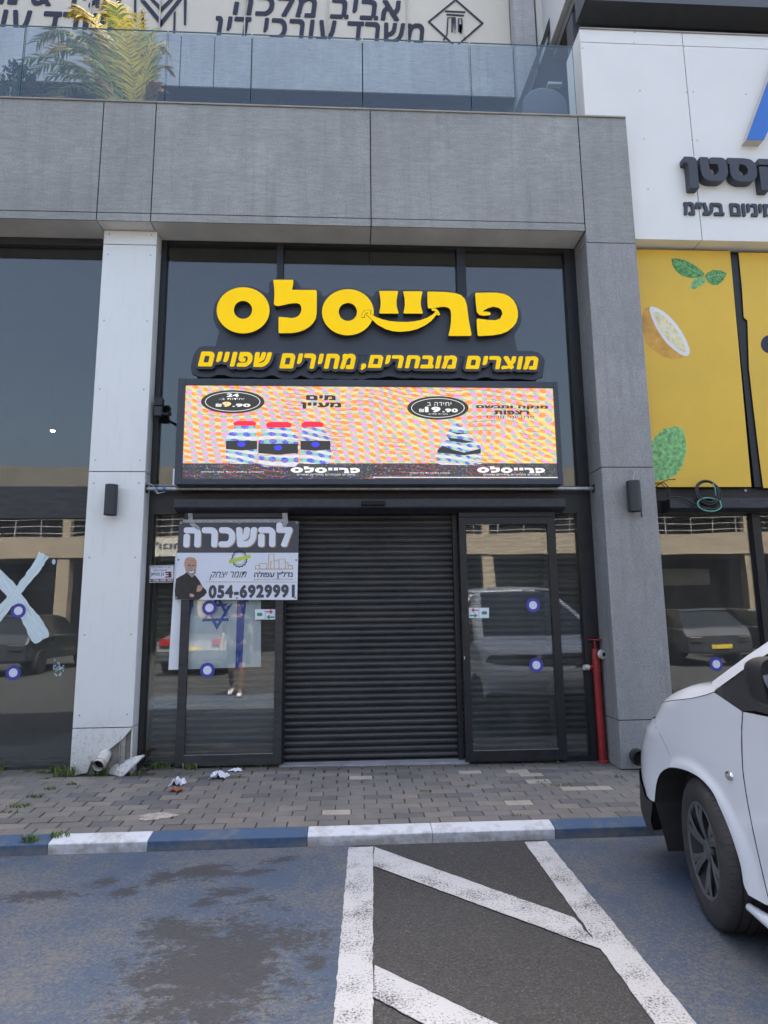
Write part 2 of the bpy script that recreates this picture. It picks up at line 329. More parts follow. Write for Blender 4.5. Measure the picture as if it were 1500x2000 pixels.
led_mat('led_bottle', (.72, .80, .76), (.01, .01, .70), (.10, .55, .50), (.70, .62, .75), (.60, .72, .45), LED_S*.9)
led_mat('led_band', (.035, .037, .028), (.025, .022, .11), (.05, .02, .05), (.03, .05, .03), (.05, .05, .035), LED_S)
emit('led_dark', (.03, .03, .026), LED_S); emit('led_white', (.75, .75, .72), LED_S); emit('led_red', (.8, .02, .05), LED_S); emit('led_orange', (.9, .6, .3), LED_S); emit('led_blue', (.05, .05, .7), LED_S)
M = MATS

# ------------------------------------------------------------------ mesh helpers
def wl(o):
    v = Vector((0, 0, 0))
    while o is not None: v += o.location; o = o.parent
    return v
class MB:
    def __init__(s): s.v = []; s.f = []; s.mi = []
    def add(s, v, f, mi=0):
        b = len(s.v); s.v += [tuple(p) for p in v]; s.f += [tuple(i+b for i in q) for q in f]; s.mi += [mi]*len(f); return s
    def box(s, x0, x1, y0, y1, z0, z1, mi=0):
        return s.add([(x0, y0, z0), (x1, y0, z0), (x1, y1, z0), (x0, y1, z0), (x0, y0, z1), (x1, y0, z1), (x1, y1, z1), (x0, y1, z1)],
                     [(3, 2, 1, 0), (4, 5, 6, 7), (0, 1, 5, 4), (1, 2, 6, 5), (2, 3, 7, 6), (3, 0, 4, 7)], mi)
    def prism(s, pts, d0, d1, ax='y', mi=0):
        """convex-or-simple polygon extruded: pts are (x,z) for ax y, (y,z) for ax x, (x,y) for ax z"""
        mk = {'y': lambda a, b, d: (a, d, b), 'x': lambda a, b, d: (d, a, b), 'z': lambda a, b, d: (a, b, d)}[ax]
        n = len(pts); v = [mk(a, b, d0) for a, b in pts]+[mk(a, b, d1) for a, b in pts]
        f = [tuple(range(n)), tuple(range(2*n-1, n-1, -1))]+[(i, i+n, (i+1) % n+n, (i+1) % n) for i in range(n)]
        return s.add(v, f, mi)
    def tube(s, path, r, n=10, cap=True, mi=0, closed=False):
        path = [Vector(p) for p in path]; k = len(path); rr = r if isinstance(r, (list, tuple)) else [r]*k
        v = []; f = []; ref = None
        for i, p in enumerate(path):
            t = (path[(i+1) % k]-path[i-1]) if closed else (path[min(i+1, k-1)]-path[max(i-1, 0)])
            t.normalize()
            if ref is None: ref = Vector((0, 0, 1)) if abs(t.z) < .9 else Vector((1, 0, 0))
            a = t.cross(ref).normalized(); b = a.cross(t).normalized(); ref = b
            v += [p+rr[i]*(math.cos(2*PI*j/n)*a+math.sin(2*PI*j/n)*b) for j in range(n)]
        for i in range(k if closed else k-1):
            for j in range(n):
                a0, a1 = i*n+j, i*n+(j+1) % n; b0, b1 = ((i+1) % k)*n+j, ((i+1) % k)*n+(j+1) % n
                f.append((a0, a1, b1, b0))
        if cap and not closed: f += [tuple(range(n-1, -1, -1)), tuple(range((k-1)*n, k*n))]
        return s.add(v, f, mi)
    def lathe(s, prof, c, ax='z', n=24, mi=0):
        """prof = [(r, h)], revolved about axis ax through c"""
        v = []; f = []
        for r, h in prof:
            for j in range(n):
                a = 2*PI*j/n; q = {'z': (r*math.cos(a), r*math.sin(a), h), 'x': (h, r*math.cos(a), r*math.sin(a)), 'y': (r*math.sin(a), h, r*math.cos(a))}[ax]
                v.append(Vector(c)+Vector(q))
        for i in range(len(prof)-1):
            for j in range(n): f.append((i*n+j, i*n+(j+1) % n, (i+1)*n+(j+1) % n, (i+1)*n+j))
        return s.add(v, f, mi)
    def grid(s, fn, nu, nv, mi=0):
        v = [fn(i/nu, j/nv) for i in range(nu+1) for j in range(nv+1)]
        f = [(i*(nv+1)+j, (i+1)*(nv+1)+j, (i+1)*(nv+1)+j+1, i*(nv+1)+j+1) for i in range(nu) for j in range(nv)]
        return s.add(v, f, mi)
    def build(s, name, m, parent=None, smooth=False, bev=0, solid=0, auto=None, fix=True):
        ms = m if isinstance(m, list) else [m]
        V = np.array(s.v, float)
        if parent is None:
            lo, hi = V.min(0), V.max(0); o0 = Vector(((lo[0]+hi[0])/2, (lo[1]+hi[1])/2, lo[2]))
        else: o0 = wl(parent)
        me = bpy.data.meshes.new(name); me.from_pydata([tuple(p) for p in (V-np.array(o0))], [], s.f)
        for q in ms: me.materials.append(M[q])
        me.polygons.foreach_set('material_index', s.mi)
        if fix:
            bm = bmesh.new(); bm.from_mesh(me); bmesh.ops.recalc_face_normals(bm, faces=bm.faces); bm.to_mesh(me); bm.free()
        me.update()
        o = bpy.data.objects.new(name, me); COL.objects.link(o)
        if parent is None: o.location = o0
        else: o.parent = parent
        if smooth:
            me.polygons.foreach_set('use_smooth', [True]*len(me.polygons))
            if auto: me.set_sharp_from_angle(angle=math.radians(auto))
        if solid: md = o.modifiers.new('solid', 'SOLIDIFY'); md.thickness = solid; md.offset = -1
        if bev: md = o.modifiers.new('bevel', 'BEVEL'); md.width = bev; md.segments = 2; md.limit_method = 'ANGLE'; md.angle_limit = math.radians(40)
        return o
def box(name, m, parent, x0, x1, y0, y1, z0, z1, bev=0): return MB().box(x0, x1, y0, y1, z0, z1).build(name, m, parent, bev=bev)
def tag(o, label=None, cat=None, group=None, kind=None):
    if label: o['label'] = label
    if cat: o['category'] = cat
    if group: o['group'] = group
    if kind: o['kind'] = kind
    return o
def thing(name, loc, label, cat, group=None):
    o = bpy.data.objects.new(name, None); COL.objects.link(o); o.location = loc; o.empty_display_size = .1
    return tag(o, label, cat, group)
def copy_tree(o, parent=None):
    c = o.copy(); COL.objects.link(c); c.parent = parent
    for ch in list(o.children): copy_tree(ch, c)
    return c

# ------------------------------------------------------------------ lettering: outlines rasterised, thickened, traced again, extruded
def raster(loops, x0, y0, s, w, h):
    T = np.zeros((h, w+1), np.int32)
    for lp in loops:
        P = (np.array(lp, float)-(x0, y0))*s; Q = np.roll(P, -1, 0)
        for (ax, ay), (bx, by) in zip(P, Q):
            if ay == by: continue
            if ay > by: ax, ay, bx, by = bx, by, ax, ay
            r0, r1 = max(0, math.ceil(ay-.5)), min(h-1, math.ceil(by-.5)-1)
            for r in range(r0, r1+1):
                xx = ax+(bx-ax)*(r+.5-ay)/(by-ay); T[r, min(w, max(0, math.ceil(xx-.5)))] ^= 1
    return (np.cumsum(T, 1)[:, :w] % 2).astype(bool)
def dilate_sq(mk, r):
    k = int(round(r)); o = mk.copy(); h, w = mk.shape
    for dx in range(-k, k+1): o[:, max(0, dx):w+min(0, dx)] |= mk[:, max(0, -dx):w+min(0, -dx)]
    m2 = o.copy(); kz = int(round(r*.8))
    for dy in range(-kz, kz+1): o[max(0, dy):h+min(0, dy)] |= m2[max(0, -dy):h+min(0, -dy)]
    return o
def dilate(mk, r):
    while r > 0:
        q = min(r, 6.0); o = mk.copy(); k = int(math.ceil(q)); h, w = mk.shape
        for dy in range(-k, k+1):
            for dx in range(-k, k+1):
                if dx*dx+dy*dy <= q*q and (dx or dy):
                    o[max(0, dy):h+min(0, dy), max(0, dx):w+min(0, dx)] |= mk[max(0, -dy):h+min(0, -dy), max(0, -dx):w+min(0, -dx)]
        mk = o; r -= q
    return mk
def blur(f, n=1):
    for _ in range(n):
        p = np.pad(f, 1); f = (p[:-2, 1:-1]+2*p[1:-1, 1:-1]+p[2:, 1:-1])/4
        p = np.pad(f, 1); f = (p[1:-1, :-2]+2*p[1:-1, 1:-1]+p[1:-1, 2:])/4
    return f
def contours(f, lev=.5):
    f = np.pad(f, 2); nxt = {}
    b = f > lev; idx = b[:-1, :-1]*1+b[:-1, 1:]*2+b[1:, 1:]*4+b[1:, :-1]*8
    E = {1: [(3, 0)], 2: [(0, 1)], 3: [(3, 1)], 4: [(1, 2)], 5: [(3, 0), (1, 2)], 6: [(0, 2)], 7: [(3, 2)], 8: [(2, 3)], 9: [(2, 0)], 10: [(0, 1), (2, 3)], 11: [(2, 1)], 12: [(1, 3)], 13: [(1, 0)], 14: [(0, 3)]}
    def key(r, c, e): return (r, c, 'h') if e == 0 else (r, c+1, 'v') if e == 1 else (r+1, c, 'h') if e == 2 else (r, c, 'v')
    def pos(k):
        r, c, t = k
        if t == 'h': a, d = f[r, c], f[r, c+1]; return (c+(lev-a)/(d-a), r)
        a, d = f[r, c], f[r+1, c]; return (c, r+(lev-a)/(d-a))
    for r, c in zip(*np.nonzero((idx > 0) & (idx < 15))):
        for a, d in E[int(idx[r, c])]: nxt[key(r, c, a)] = key(r, c, d)
    out = []
    while nxt:
        k0 = next(iter(nxt)); lp = []; k = k0
        while k in nxt: lp.append(pos(k)); k = nxt.pop(k)
        if len(lp) > 5: out.append(np.array(lp)-2+.5)
    return out
def simplify(P, tol):
    n = len(P)
    if n < 8: return P
    keep = np.zeros(n, bool); far = int(np.argmax(((P-P[0])**2).sum(1))); keep[0] = keep[far] = True
    st = [(0, far), (far, n)]
    while st:
        a, b = st.pop()
        if b-a < 2: continue
        A = P[a]; B = P[b % n]; d = B-A; L = math.hypot(*d) or 1e-9; Q = P[a+1:b]
        dist = abs(d[0]*(Q[:, 1]-A[1])-d[1]*(Q[:, 0]-A[0]))/L; i = int(np.argmax(dist))
        if dist[i] > tol: keep[a+1+i] = True; st += [(a, a+1+i), (a+1+i, b)]
    return P[keep]
def thicken(loops, r, s, bl=1, tol=.3, sq=False):
    """loops grown outward by r (same unit as loops), s pixels per unit"""
    A = np.concatenate([np.array(l, float) for l in loops]); lo = A.min(0)-r-4/s; hi = A.max(0)+r+4/s
    w, h = [int(math.ceil(q)) for q in (hi-lo)*s]
    mk = (dilate_sq if sq else dilate)(raster(loops, lo[0], lo[1], s, w, h), r*s)
    return [simplify(c, tol)/s+lo for c in contours(blur(mk.astype(float), bl))]
_tc = {}
def text_loops(s, bold=0.0, space=1.0):
    k = (s, bold, space)
    if k in _tc: return _tc[k]
    c = bpy.data.curves.new('lettering', 'FONT'); c.body = s; c.size = 1; c.space_character = space; c.resolution_u = 6
    o = bpy.data.objects.new('lettering', c); COL.objects.link(o)
    me = bpy.data.meshes.new_from_object(o.evaluated_get(bpy.context.evaluated_depsgraph_get()))
    bm = bmesh.new(); bm.from_mesh(me); bmesh.ops.remove_doubles(bm, verts=bm.verts, dist=1e-5)
    be = [e for e in bm.edges if len(e.link_faces) == 1]; adj = {}
    for e in be:
        a, b = e.verts; adj.setdefault(a.index, []).append(b.index); adj.setdefault(b.index, []).append(a.index)
    bm.verts.ensure_lookup_table(); P = [(v.co.x, v.co.y) for v in bm.verts]; seen = set(); loops = []
    for a in adj:
        if a in seen: continue
        lp = [a]; seen.add(a); cur = a
        while True:
            n2 = [b for b in adj[cur] if b not in seen]
            if not n2: break
            cur = n2[0]; seen.add(cur); lp.append(cur)
        if len(lp) > 2: loops.append([P[i] for i in lp])
    bm.free(); bpy.data.objects.remove(o); bpy.data.curves.remove(c); bpy.data.meshes.remove(me)
    if bold: loops = thicken(loops, abs(bold), 90, 1, .3, bold < 0)
    _tc[k] = loops; return loops
def fit(loops, x0, x1, z0, z1, shear=0.0):
    A = np.concatenate([np.array(l, float) for l in loops]); 
    if shear: loops = [[(a+shear*(b-A[:, 1].min()), b) for a, b in l] for l in loops]; A = np.concatenate([np.array(l, float) for l in loops])
    lo, hi = A.min(0), A.max(0)
    return [[(x0+(a-lo[0])/(hi[0]-lo[0])*(x1-x0), z0+(b-lo[1])/(hi[1]-lo[1])*(z1-z0)) for a, b in l] for l in loops]
def poly_obj(name, loops, yf, depth, m, parent, bev=0.0):
    """flat outline (x,z) standing in the facade plane, front face at yf, thickness depth"""
    c = bpy.data.curves.new(name, 'CURVE'); c.dimensions = '2D'; c.fill_mode = 'BOTH'; c.extrude = depth/2-bev
    if bev: c.bevel_depth = bev; c.bevel_resolution = 1; c.offset = -bev
    for l in loops:
        sp = c.splines.new('POLY'); sp.points.add(len(l)-1); sp.points.foreach_set('co', [q for p in l for q in (p[0], p[1], 0, 1)]); sp.use_cyclic_u = True
    o = bpy.data.objects.new(name, c); COL.objects.link(o)
    me = bpy.data.meshes.new_from_object(o.evaluated_get(bpy.context.evaluated_depsgraph_get())); bpy.data.objects.remove(o); bpy.data.curves.remove(c)
    n = len(me.vertices); co = np.empty(n*3); me.vertices.foreach_get('co', co); co = co.reshape(n, 3)
    V = np.stack([co[:, 0], yf+depth/2-co[:, 2], co[:, 1]], 1)
    if parent is None: lo, hi = V.min(0), V.max(0); o0 = np.array([(lo[0]+hi[0])/2, yf+depth, lo[2]])
    else: o0 = np.array(wl(parent))
    me.vertices.foreach_set('co', (V-o0).ravel()); me.update(); me.name = name; me.materials.clear(); me.materials.append(M[m])
    me.polygons.foreach_set('use_smooth', [False]*len(me.polygons))
    o = bpy.data.objects.new(name, me); COL.objects.link(o)
    if parent is None: o.location = o0
    else: o.parent = parent
    return o
def text_obj(name, s, uv, y, depth, m, parent, bold=0.0, shear=0.0, space=1.0, bev=0.0):
    """uv = (u0, v_top, u1, v_bottom) of the lettering in the photograph"""
    return poly_obj(name, fit(text_loops(s, bold, space), *rect(*uv, y), shear), y, depth, m, parent, bev)
def H(s): return s[::-1]
def ell(cu, cv, ru, rv, n=36, a0=0, a1=2*PI): return [(cu+ru*math.cos(a0+(a1-a0)*i/n), cv+rv*math.sin(a0+(a1-a0)*i/n)) for i in range(n)]
def stroke(pts, w):
    """closed outline of a polyline of width w (2-D)"""
    P = [Vector(p) for p in pts]; L = []; R = []
    for i, p in enumerate(P):
        t = (P[min(i+1, len(P)-1)]-P[max(i-1, 0)]).normalized(); nn = Vector((-t.y, t.x))*w/2; L.append(tuple(p+nn)); R.append(tuple(p-nn))
    return L+R[::-1]

# ------------------------------------------------------------------ ground: road, bay paint, lines, kerb, pavement
def struct(o): return tag(o, kind='structure')
struct(MB().add([(-60, -1.25, 0), (60, -1.25, 0), (60, -90, 0), (-60, -90, 0)], [(0, 3, 2, 1)]).build('road', 'asphalt'))
def ext(a, b, k): return a+(b-a)*k
LL0, LL1 = at(681, 1658, z=0), at(651, 2000, z=0); LR0, LR1 = at(729, 1658, z=0), at(729, 1996, z=0)
RL0, RL1 = at(1033, 1658, z=0), at(1275, 1996, z=0); RR0, RR1 = at(1080, 1658, z=0), at(1359, 2000, z=0)
def xat(p, q, y): return p.x+(q.x-p.x)*(y-p.y)/(q.y-p.y)
YK, YE = -1.262, -6.2
lx = [(xat(a, b, YK), xat(a, b, YE)) for a, b in ((LL0, LL1), (LR0, LR1), (RL0, RL1), (RR0, RR1))]
def line(quad, z, seed):
    r_ = random.Random(seed); out = []
    for (x0, y0), (x1, y1) in zip(quad, quad[1:]+quad[:1]):
        L = math.hypot(x1-x0, y1-y0); n_ = max(1, int(L/.035))
        for k in range(n_): out.append((x0+(x1-x0)*k/n_+r_.gauss(0, .0016), y0+(y1-y0)*k/n_+r_.gauss(0, .0016)))
    return sheet('parking_line', 'line_paint', out, z)
def sheet(name, m, quad, z): return struct(MB().add([(p[0], p[1], z) for p in quad], [tuple(range(len(quad)))]).build(name, m))
sheet('blue_parking_bay', 'blue_bay', [(-3.55, YK+.006), (lx[0][0]+.02, YK+.006), (lx[0][1]+.02, YE), (-3.55, YE)], .003)
sheet('blue_parking_bay', 'blue_bay', [(lx[3][0]-.02, YK+.006), (4.9, YK+.006), (4.9, YE), (lx[3][1]-.02, YE)], .003)
YL = at(705, 1656, z=0).y
line([(LL0.x, YL), (LR0.x, YL), (lx[1][1], YE), (lx[0][1], YE)], .0055, 1)
line([(RL0.x, YL), (RR0.x, YL), (lx[3][1], YE), (lx[2][1], YE)], .0055, 2)
def diag(a, b, c, d):
    a, b, c, d = [at(*q, z=0) for q in (a, b, c, d)]
    return [(p.x, p.y) for p in (a, b, d, c)]
line(diag((731, 1656), (1122, 1795), (729, 1693), (1177, 1858)), .0063, 3)
d2 = diag((732, 1888), (966, 2000), (729, 1951), (840, 2000))
a0, b0, b1, a1 = d2; dx, dy = b0[0]-a0[0], b0[1]-a0[1]; k = .96/dx
line([a0, (a0[0]+dx*k, a0[1]+dy*k), (a1[0]+dx*k, a1[1]+dy*k), a1], .0063, 4)
# kerb
kb = MB(); KX = [-12.0, -5.2, -4.2, at(93, 1650, y=-1.25).x, at(288, 1650, y=-1.25).x, at(600, 1640, y=-1.25).x, at(1085, 1630, y=-1.25).x, 3.2, 4.3, 14]
prof = [(-1.252, -.05), (-1.25, .060), (-1.238, .068), (-1.15, .084), (-1.128, .084), (-1.128, -.05)]
for i in range(len(KX)-1):
    segs = np.linspace(KX[i], KX[i+1], max(1, int(round((KX[i+1]-KX[i])/1.0)))+1)
    for a, b in zip(segs[:-1], segs[1:]): kb.prism(prof, a+.0015, b-.0015, 'x', mi=i % 2)
struct(kb.build('kerb', ['kerb_blue', 'kerb_white'], bev=.004))
# pavement: laid block by block
def pz(x, y): return .084+(y+1.125)/1.5*(.060-.010*max(-4, min(4, x)))
pv = MB(); rnd = random.Random(3)
pv.grid(lambda a, b: (-14+28*a, -1.127+1.75*b, pz(-14+28*a, -1.127+1.75*b)-.014), 28, 6, mi=4)
PALE = [at(u, v, z=.12) for u, v in [(120, 1572), (257, 1582), (395, 1612), (700, 1520), (833, 1531), (990, 1540), (740, 1595), (1010, 1505), (1040, 1513), (1055, 1522), (1110, 1527), (1100, 1535), (1020, 1559), (1085, 1588), (1170, 1535), (560, 1560), (655, 1580), (1030, 1496), (1225, 1520), (1215, 1548), (915, 1510)]]
y = -1.126; r = 0
while y < .62:
    off = (.1 if r % 2 else 0)+rnd.uniform(-.012, .012); x = -9+off
    while x < 9:
        cx, cy = x+.1, y+.05
        wide = .5+.5*math.sin(cx*1.7+2.2)*math.sin(cy*4+1.0) if -2.4 < cx < .6 else .12
        g = .0035+.010*wide*rnd.uniform(.5, 1.2); t = rnd.random()
        near = min((abs(cx-p.x)+2*abs(cy-p.y) for p in PALE), default=9)
        mi = 3 if near < .1 else (1 if t < .10 else 2 if t < .32 else 0)
        dz = rnd.uniform(-.002, .0025); z0 = pz(cx, cy)
        e = rnd.uniform(-.003, .003)
        x0, x1, y0, y1 = x+g/2, x+.2-g/2, y+g*.95/2+e*.3, y+.1-g*.95/2
        if not (y1 > .17 and x0 < -1.80 and x1 > -2.32):
            c = .004
            q = [(x0, y0), (x1, y0), (x1, y1), (x0, y1)]; qi = [(x0+c, y0+c), (x1-c, y0+c), (x1-c, y1-c), (x0+c, y1-c)]
            tx, ty = rnd.uniform(-.008, .008), rnd.uniform(-.012, .012)
            top = [(a, b, pz(a, b)+dz+tx*(a-cx)+ty*(b-cy)) for a, b in qi]; mid = [(a, b, pz(a, b)+dz-.004+tx*(a-cx)+ty*(b-cy)) for a, b in q]; low = [(a, b, pz(a, b)-.03) for a, b in q]
            pv.add(top+mid+low, [(0, 1, 2, 3)]+[(4+i, 4+(i+1) % 4, (i+1) % 4, i) for i in range(4)]+[(8+i, 8+(i+1) % 4, 4+(i+1) % 4, 4+i) for i in range(4)], mi)
        x += .2
    y += .1; r += 1
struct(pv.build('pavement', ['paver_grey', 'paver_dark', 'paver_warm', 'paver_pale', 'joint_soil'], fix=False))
# mortar blob left on the pavers
mc = at(305, 1597, z=.09)
mb = MB(); ring = [(math.cos(a)*(1+.22*math.sin(3*a+1)+.12*math.sin(7*a)), math.sin(a)*(1+.2*math.sin(2*a)+.1*math.sin(9*a))) for a in [2*PI*i/48 for i in range(48)]]
vs = [(mc.x, mc.y, pz(mc.x, mc.y)+.012)]; fs = []
for k, (rr, hh) in enumerate([(.35, .012), (.7, .009), (.92, .006), (1.0, .0)]):
    for a, b in ring: vs.append((mc.x+.115*rr*a, mc.y+.075*rr*b, pz(mc.x, mc.y)+.001+hh+rnd.uniform(-.002, .002)))
for i in range(48):
    fs.append((0, 1+i, 1+(i+1) % 48))
    for k in range(3): fs.append((1+k*48+i, 1+(k+1)*48+i, 1+(k+1)*48+(i+1) % 48, 1+k*48+(i+1) % 48))
mat('mortar', (.40, .35, .30), .9, .3, 40, bmp=.5)
tag(mb.add(vs, fs).build('mortar_spill', 'mortar', smooth=True), 'dried beige mortar spill on the grey pavers near the kerb', 'mortar spill')

# ------------------------------------------------------------------ the grey building with the shop
XA, XB, XC, XD, XE = -2.326, -1.834, .218, 2.285, 2.773
WX0, WX1, WY = -2.309, -1.817, .153
ZT, ZJ, ZF, ZP = 6.293, 5.137, 5.058, 4.936
YG = .33
B = thing('shop_building', (0, .5, .1), 'grey tiled building with the shuttered shop between its white and grey pillars', 'building')
fa = MB(); g = .005
for a, b in [(-9.5, -7.9), (-7.9, -5.9), (-5.9, -4.3), (-4.3, XA), (XA, XB), (XB, XC), (XC, XD)]:
    fa.box(a+g, b-g, 0, .014, ZJ+.004, ZT); fa.box(a+g, b-g, 0, .014, ZF, ZJ-.004)
fa.box(XD+g, XE, 0, .014, ZP+.004, ZT)
fa.box(XE-.014, XE, .016, .5, ZP+.004, ZT)
fa.build('fascia', 'tile_grey', B, bev=.0015)
box('fascia_core', 'black_gap', B, -9.5, XE-.018, .02, .30, ZF+.02, ZT-.004)
cp = MB()
for a, b in [(-9.5, XB), (XB, XC), (XC, XD), (XD, XE)]: cp.box(a+.002, b-.002, -.012, .32, ZT+.003, ZT+.017)
cp.build('coping', 'coping', B)
so = MB()
for a, b in [(-9.5, -7.9), (-7.9, -5.9), (-5.9, -4.3), (-4.3, XA), (XA, XB), (XB, XC), (XC, XD)]: so.box(a+g, b-g, .018, .36, ZF+.003, ZF+.016)
so.build('soffit', 'soffit', B)
# white pillar
wp = thing('tmp', (0, 0, 0), None, None); bpy.data.objects.remove(wp)
core = box('white_pillar', 'concrete', B, WX0+.02, WX1-.02, WY+.035, .7, .08, ZF-.004)
pc = MB(); zs = [(.52, 2.708), (2.716, 4.908), (4.916, ZF-.006)]
for z0, z1 in zs:
    pc.box(WX0, WX1, WY, WY+.014, z0, z1); pc.box(WX1-.014, WX1, WY+.016, .60, z0, z1); pc.box(WX0, WX0+.014, WY+.016, .60, z0, z1)
pc.box(WX1-.014, WX1, WY+.016, .60, .13, .512); pc.box(WX0, WX0+.014, WY+.016, .60, .13, .512)
brk = xz([(143, 1424), (257, 1422), (240, 1443), (206, 1470), (193, 1480), (178, 1488), (170, 1509), (137, 1509)], WY)
pc.prism([(WX0, .512), (WX1-.002, .512)]+[(max(WX0, a), b) for a, b in brk[2:7]]+[(WX0, .13)], WY, WY+.014)
pc.build('cladding', 'white_panel', core, bev=.0015)
br = MB(); bx = at(238, 1470, y=WY+.03)
br.box(bx.x-.012, bx.x+.03, WY+.018, WY+.022, .2, .45); br.box(bx.x-.012, bx.x-.008, WY+.0, WY+.03, .2, .45)
br.build('bracket', 'galv', core)
rv = MB()
for z0, z1 in zs:
    for xx in (WX0+.05, WX1-.05):
        for k in range(4 if z1-z0 > 1 else 1):
            zz = z0+.1+(z1-z0-.2)*k/3.0
            rv.lathe([(.0, -.0025), (.006, -.002), (.008, 0)], (xx, WY, zz), 'y', 10)
rv.build('rivet', 'galv', core)
# grey pillar
gp = MB()
for z0, z1 in [(.12, .510), (.518, 2.718), (2.726, ZP-.004)]:
    gp.box(XD, XE, 0, .014, z0, z1); gp.box(XD, XD+.014, .016, .62, z0, min(z1, ZF-.02)); gp.box(XE-.014, XE, .016, .62, z0, z1)
gp.box(XD, XD+.014, .016, .62, ZP+.004, ZF-.003)
gpo = gp.build('grey_pillar', 'tile_pillar', B, bev=.0015)
box('pillar_core', 'black_gap', gpo, XD+.016, XE-.016, .018, .62, .1, ZP+.1)
# --- window wall of the left bay
zt1, zt0 = at(80, 950, y=.30).z, at(80, 1012, y=.30).z
wL = MB()
wL.box(-9, WX0-.003, .30, .38, zt0, zt1); wL.box(-9, WX0-.003, .30, .38, 4.985, ZF-.002); wL.box(-9, WX0-.003, .30, .38, .12, .19)
wL.box(WX0-.055, WX0-.003, .30, .38, .19, zt0); wL.box(-5.3, -5.24, .30, .38, .19, zt0)
fl = wL.build('window', 'black_alu_dusty', B)
MB().box(-5.238, WX0-.056, .343, .351, .191, zt0).build('pane', 'glass_shop', fl); MB().box(-9, -5.302, .343, .351, .191, zt0).build('pane', 'glass_shop', fl); MB().box(-9, WX0-.003, .343, .351, zt1, 4.984).build('pane', 'glass_top', fl)
# --- glazing behind the shop sign
q0, q1 = rect(700, 950, 700, 1003, .30)[2:]
ZTB, ZTT = q0, q1
fr = MB(); YF = .30
lx0, lx1 = WX1+.003, XD-.003
fr.box(lx0, lx1, YF, .38, ZTB, ZTT)                                             # transom
fr.box(lx0, lx0+.05, YF, .38, ZTT, ZF-.002); rx = rect(1101, 500, 1122, 560, YF)
fr.box(at(1102, 495, y=YF).x, lx1, YF, .38, ZTT, ZF-.002)
fr.box(lx0+.05, at(1102, 495, y=YF).x, YF, .38, ZF-.03, ZF-.002)
mus = [rect(541, 495, 553, 545, YF)[:2], rect(892, 495, 909, 545, YF)[:2]]
for a, b in mus: fr.box(a, b, YF-.02, .38, ZTT, ZF-.03)
fu = fr.build('sign_glazing', 'black_alu', B)
MB().box(lx0+.05, at(1102, 495, y=YF).x, .343, .351, ZTT, ZF-.03).build('pane', 'glass_top', fu)
# --- shop front: side lights, sliding doors, roller shutter, door operator
zg = pz(0, .33)
rr0 = at(1127, 1010, y=YF).x
for x0, x1, f0, f1, zb0, zb1 in ((lx0, at(360, 1200, y=YF).x, lx0+.045, at(352, 1497, y=YF).x, .14, .19), (at(1068, 1200, y=YF).x, lx1, at(1095, 1480, y=YF).x, rr0, .12, .17)):
    s_ = MB()
    if x0 == lx0: s_.box(lx0, lx0+.045, YF, .38, zb0, ZTB)
    else: s_.box(rr0, lx1, YF, .38, zb0, ZTB)
    s_.box(f0, f1, YF, .38, zb0, zb1); sf = s_.build('side_light', 'black_alu', B)
    MB().box(max(x0, lx0+.045), min(x1, rr0), .343, .351, zb1, ZTB).build('pane', 'glass_shop', sf)
def door(side):
    y0, y1 = .245, .29
    if side < 0: xo0, xi0, xi1, xo1 = [at(u, 1490, y=y0).x for u in (341, 358, 533, 549)]; zb, zb2 = at(440, 1497, y=y0).z, at(440, 1473, y=y0).z
    else: xo0, xi0, xi1, xo1 = [at(u, 1486, y=y0).x for u in (910.5, 925, 1093, 1109.5)]; zb, zb2 = at(1000, 1488, y=y0).z, at(1000, 1464, y=y0).z
    zt, zt2, zt3 = [at(985, v, y=y0).z for v in (1000.5, 1009.5, 1023.5)]
    m = MB(); m.box(xo0, xi0, y0, y1, zb+.006, zt2-.003); m.box(xi1, xo1, y0, y1, zb+.006, zt2-.003); m.box(xi0, xi1, y0, y1, zb+.006, zb2); m.box(xi0, xi1, y0, y1, zt3, zt2-.003); m.box(xo0, xo1, y0, y1+.005, zt2+.001, zt)
    d = m.build('sliding_door', 'black_alu_dusty' if side < 0 else 'black_alu', B, bev=.002)
    MB().box(xi0, xi1, .263, .271, zb2, zt3).build('pane', 'glass_shop', d)
    e = MB(); e.box(xi0, xi1, y0-.002, y0-.0005, zb2-.005, zb2).build('glazing_bead', 'galv', d)
    if side > 0:
        c = at(907, 1283, y=y0); MB().lathe([(0, -.008), (.006, -.008), (.008, -.004), (.008, 0)], (c.x, y0, c.z), 'y', 14).box(c.x-.004, c.x+.004, y0-.006, y0, c.z-.022, c.z-.006).build('lock', 'chrome', d)
    return d
door(-1); door(1)
sh = MB(); SX0, SX1 = at(352, 1480, y=.40).x-.25, 2.2
zs0 = zg+.02; pitch = .0565; nsl = int((ZTB+.25-zs0)/pitch)
pr = [(.420, .0), (.414, .003), (.402, .014), (.396, .026), (.396, .036), (.402, .045), (.413, .0505), (.420, .0515)]
for i in range(nsl):
    z = zs0+i*pitch; n0 = len(sh.v)
    k = len(pr); nx_ = 18; jz, jy = rnd.uniform(-.0012, .0012), rnd.uniform(-.0015, .0015)
    for q in range(nx_+1):
        t = q/nx_; xx = SX0+(SX1-SX0)*t; w_ = .0016*math.sin(7*t+i*.37)+.0012*math.sin(19*t+i*1.1)
        sh.v += [(xx, a+jy+w_*(1 if a < .418 else 0), z+b+jz) for a, b in pr]
    for q in range(nx_):
        for j in range(k-1): sh.f.append((n0+q*k+j, n0+q*k+j+1, n0+(q+1)*k+j+1, n0+(q+1)*k+j)); sh.mi.append(0)
    sh.add([(SX0, .420, z+.0515), (SX1, .420, z+.0515), (SX1, .420, z+pitch), (SX0, .420, z+pitch)], [(0, 1, 2, 3)])
shm, t_, n_, l_, p_ = nt('shutter_paint')
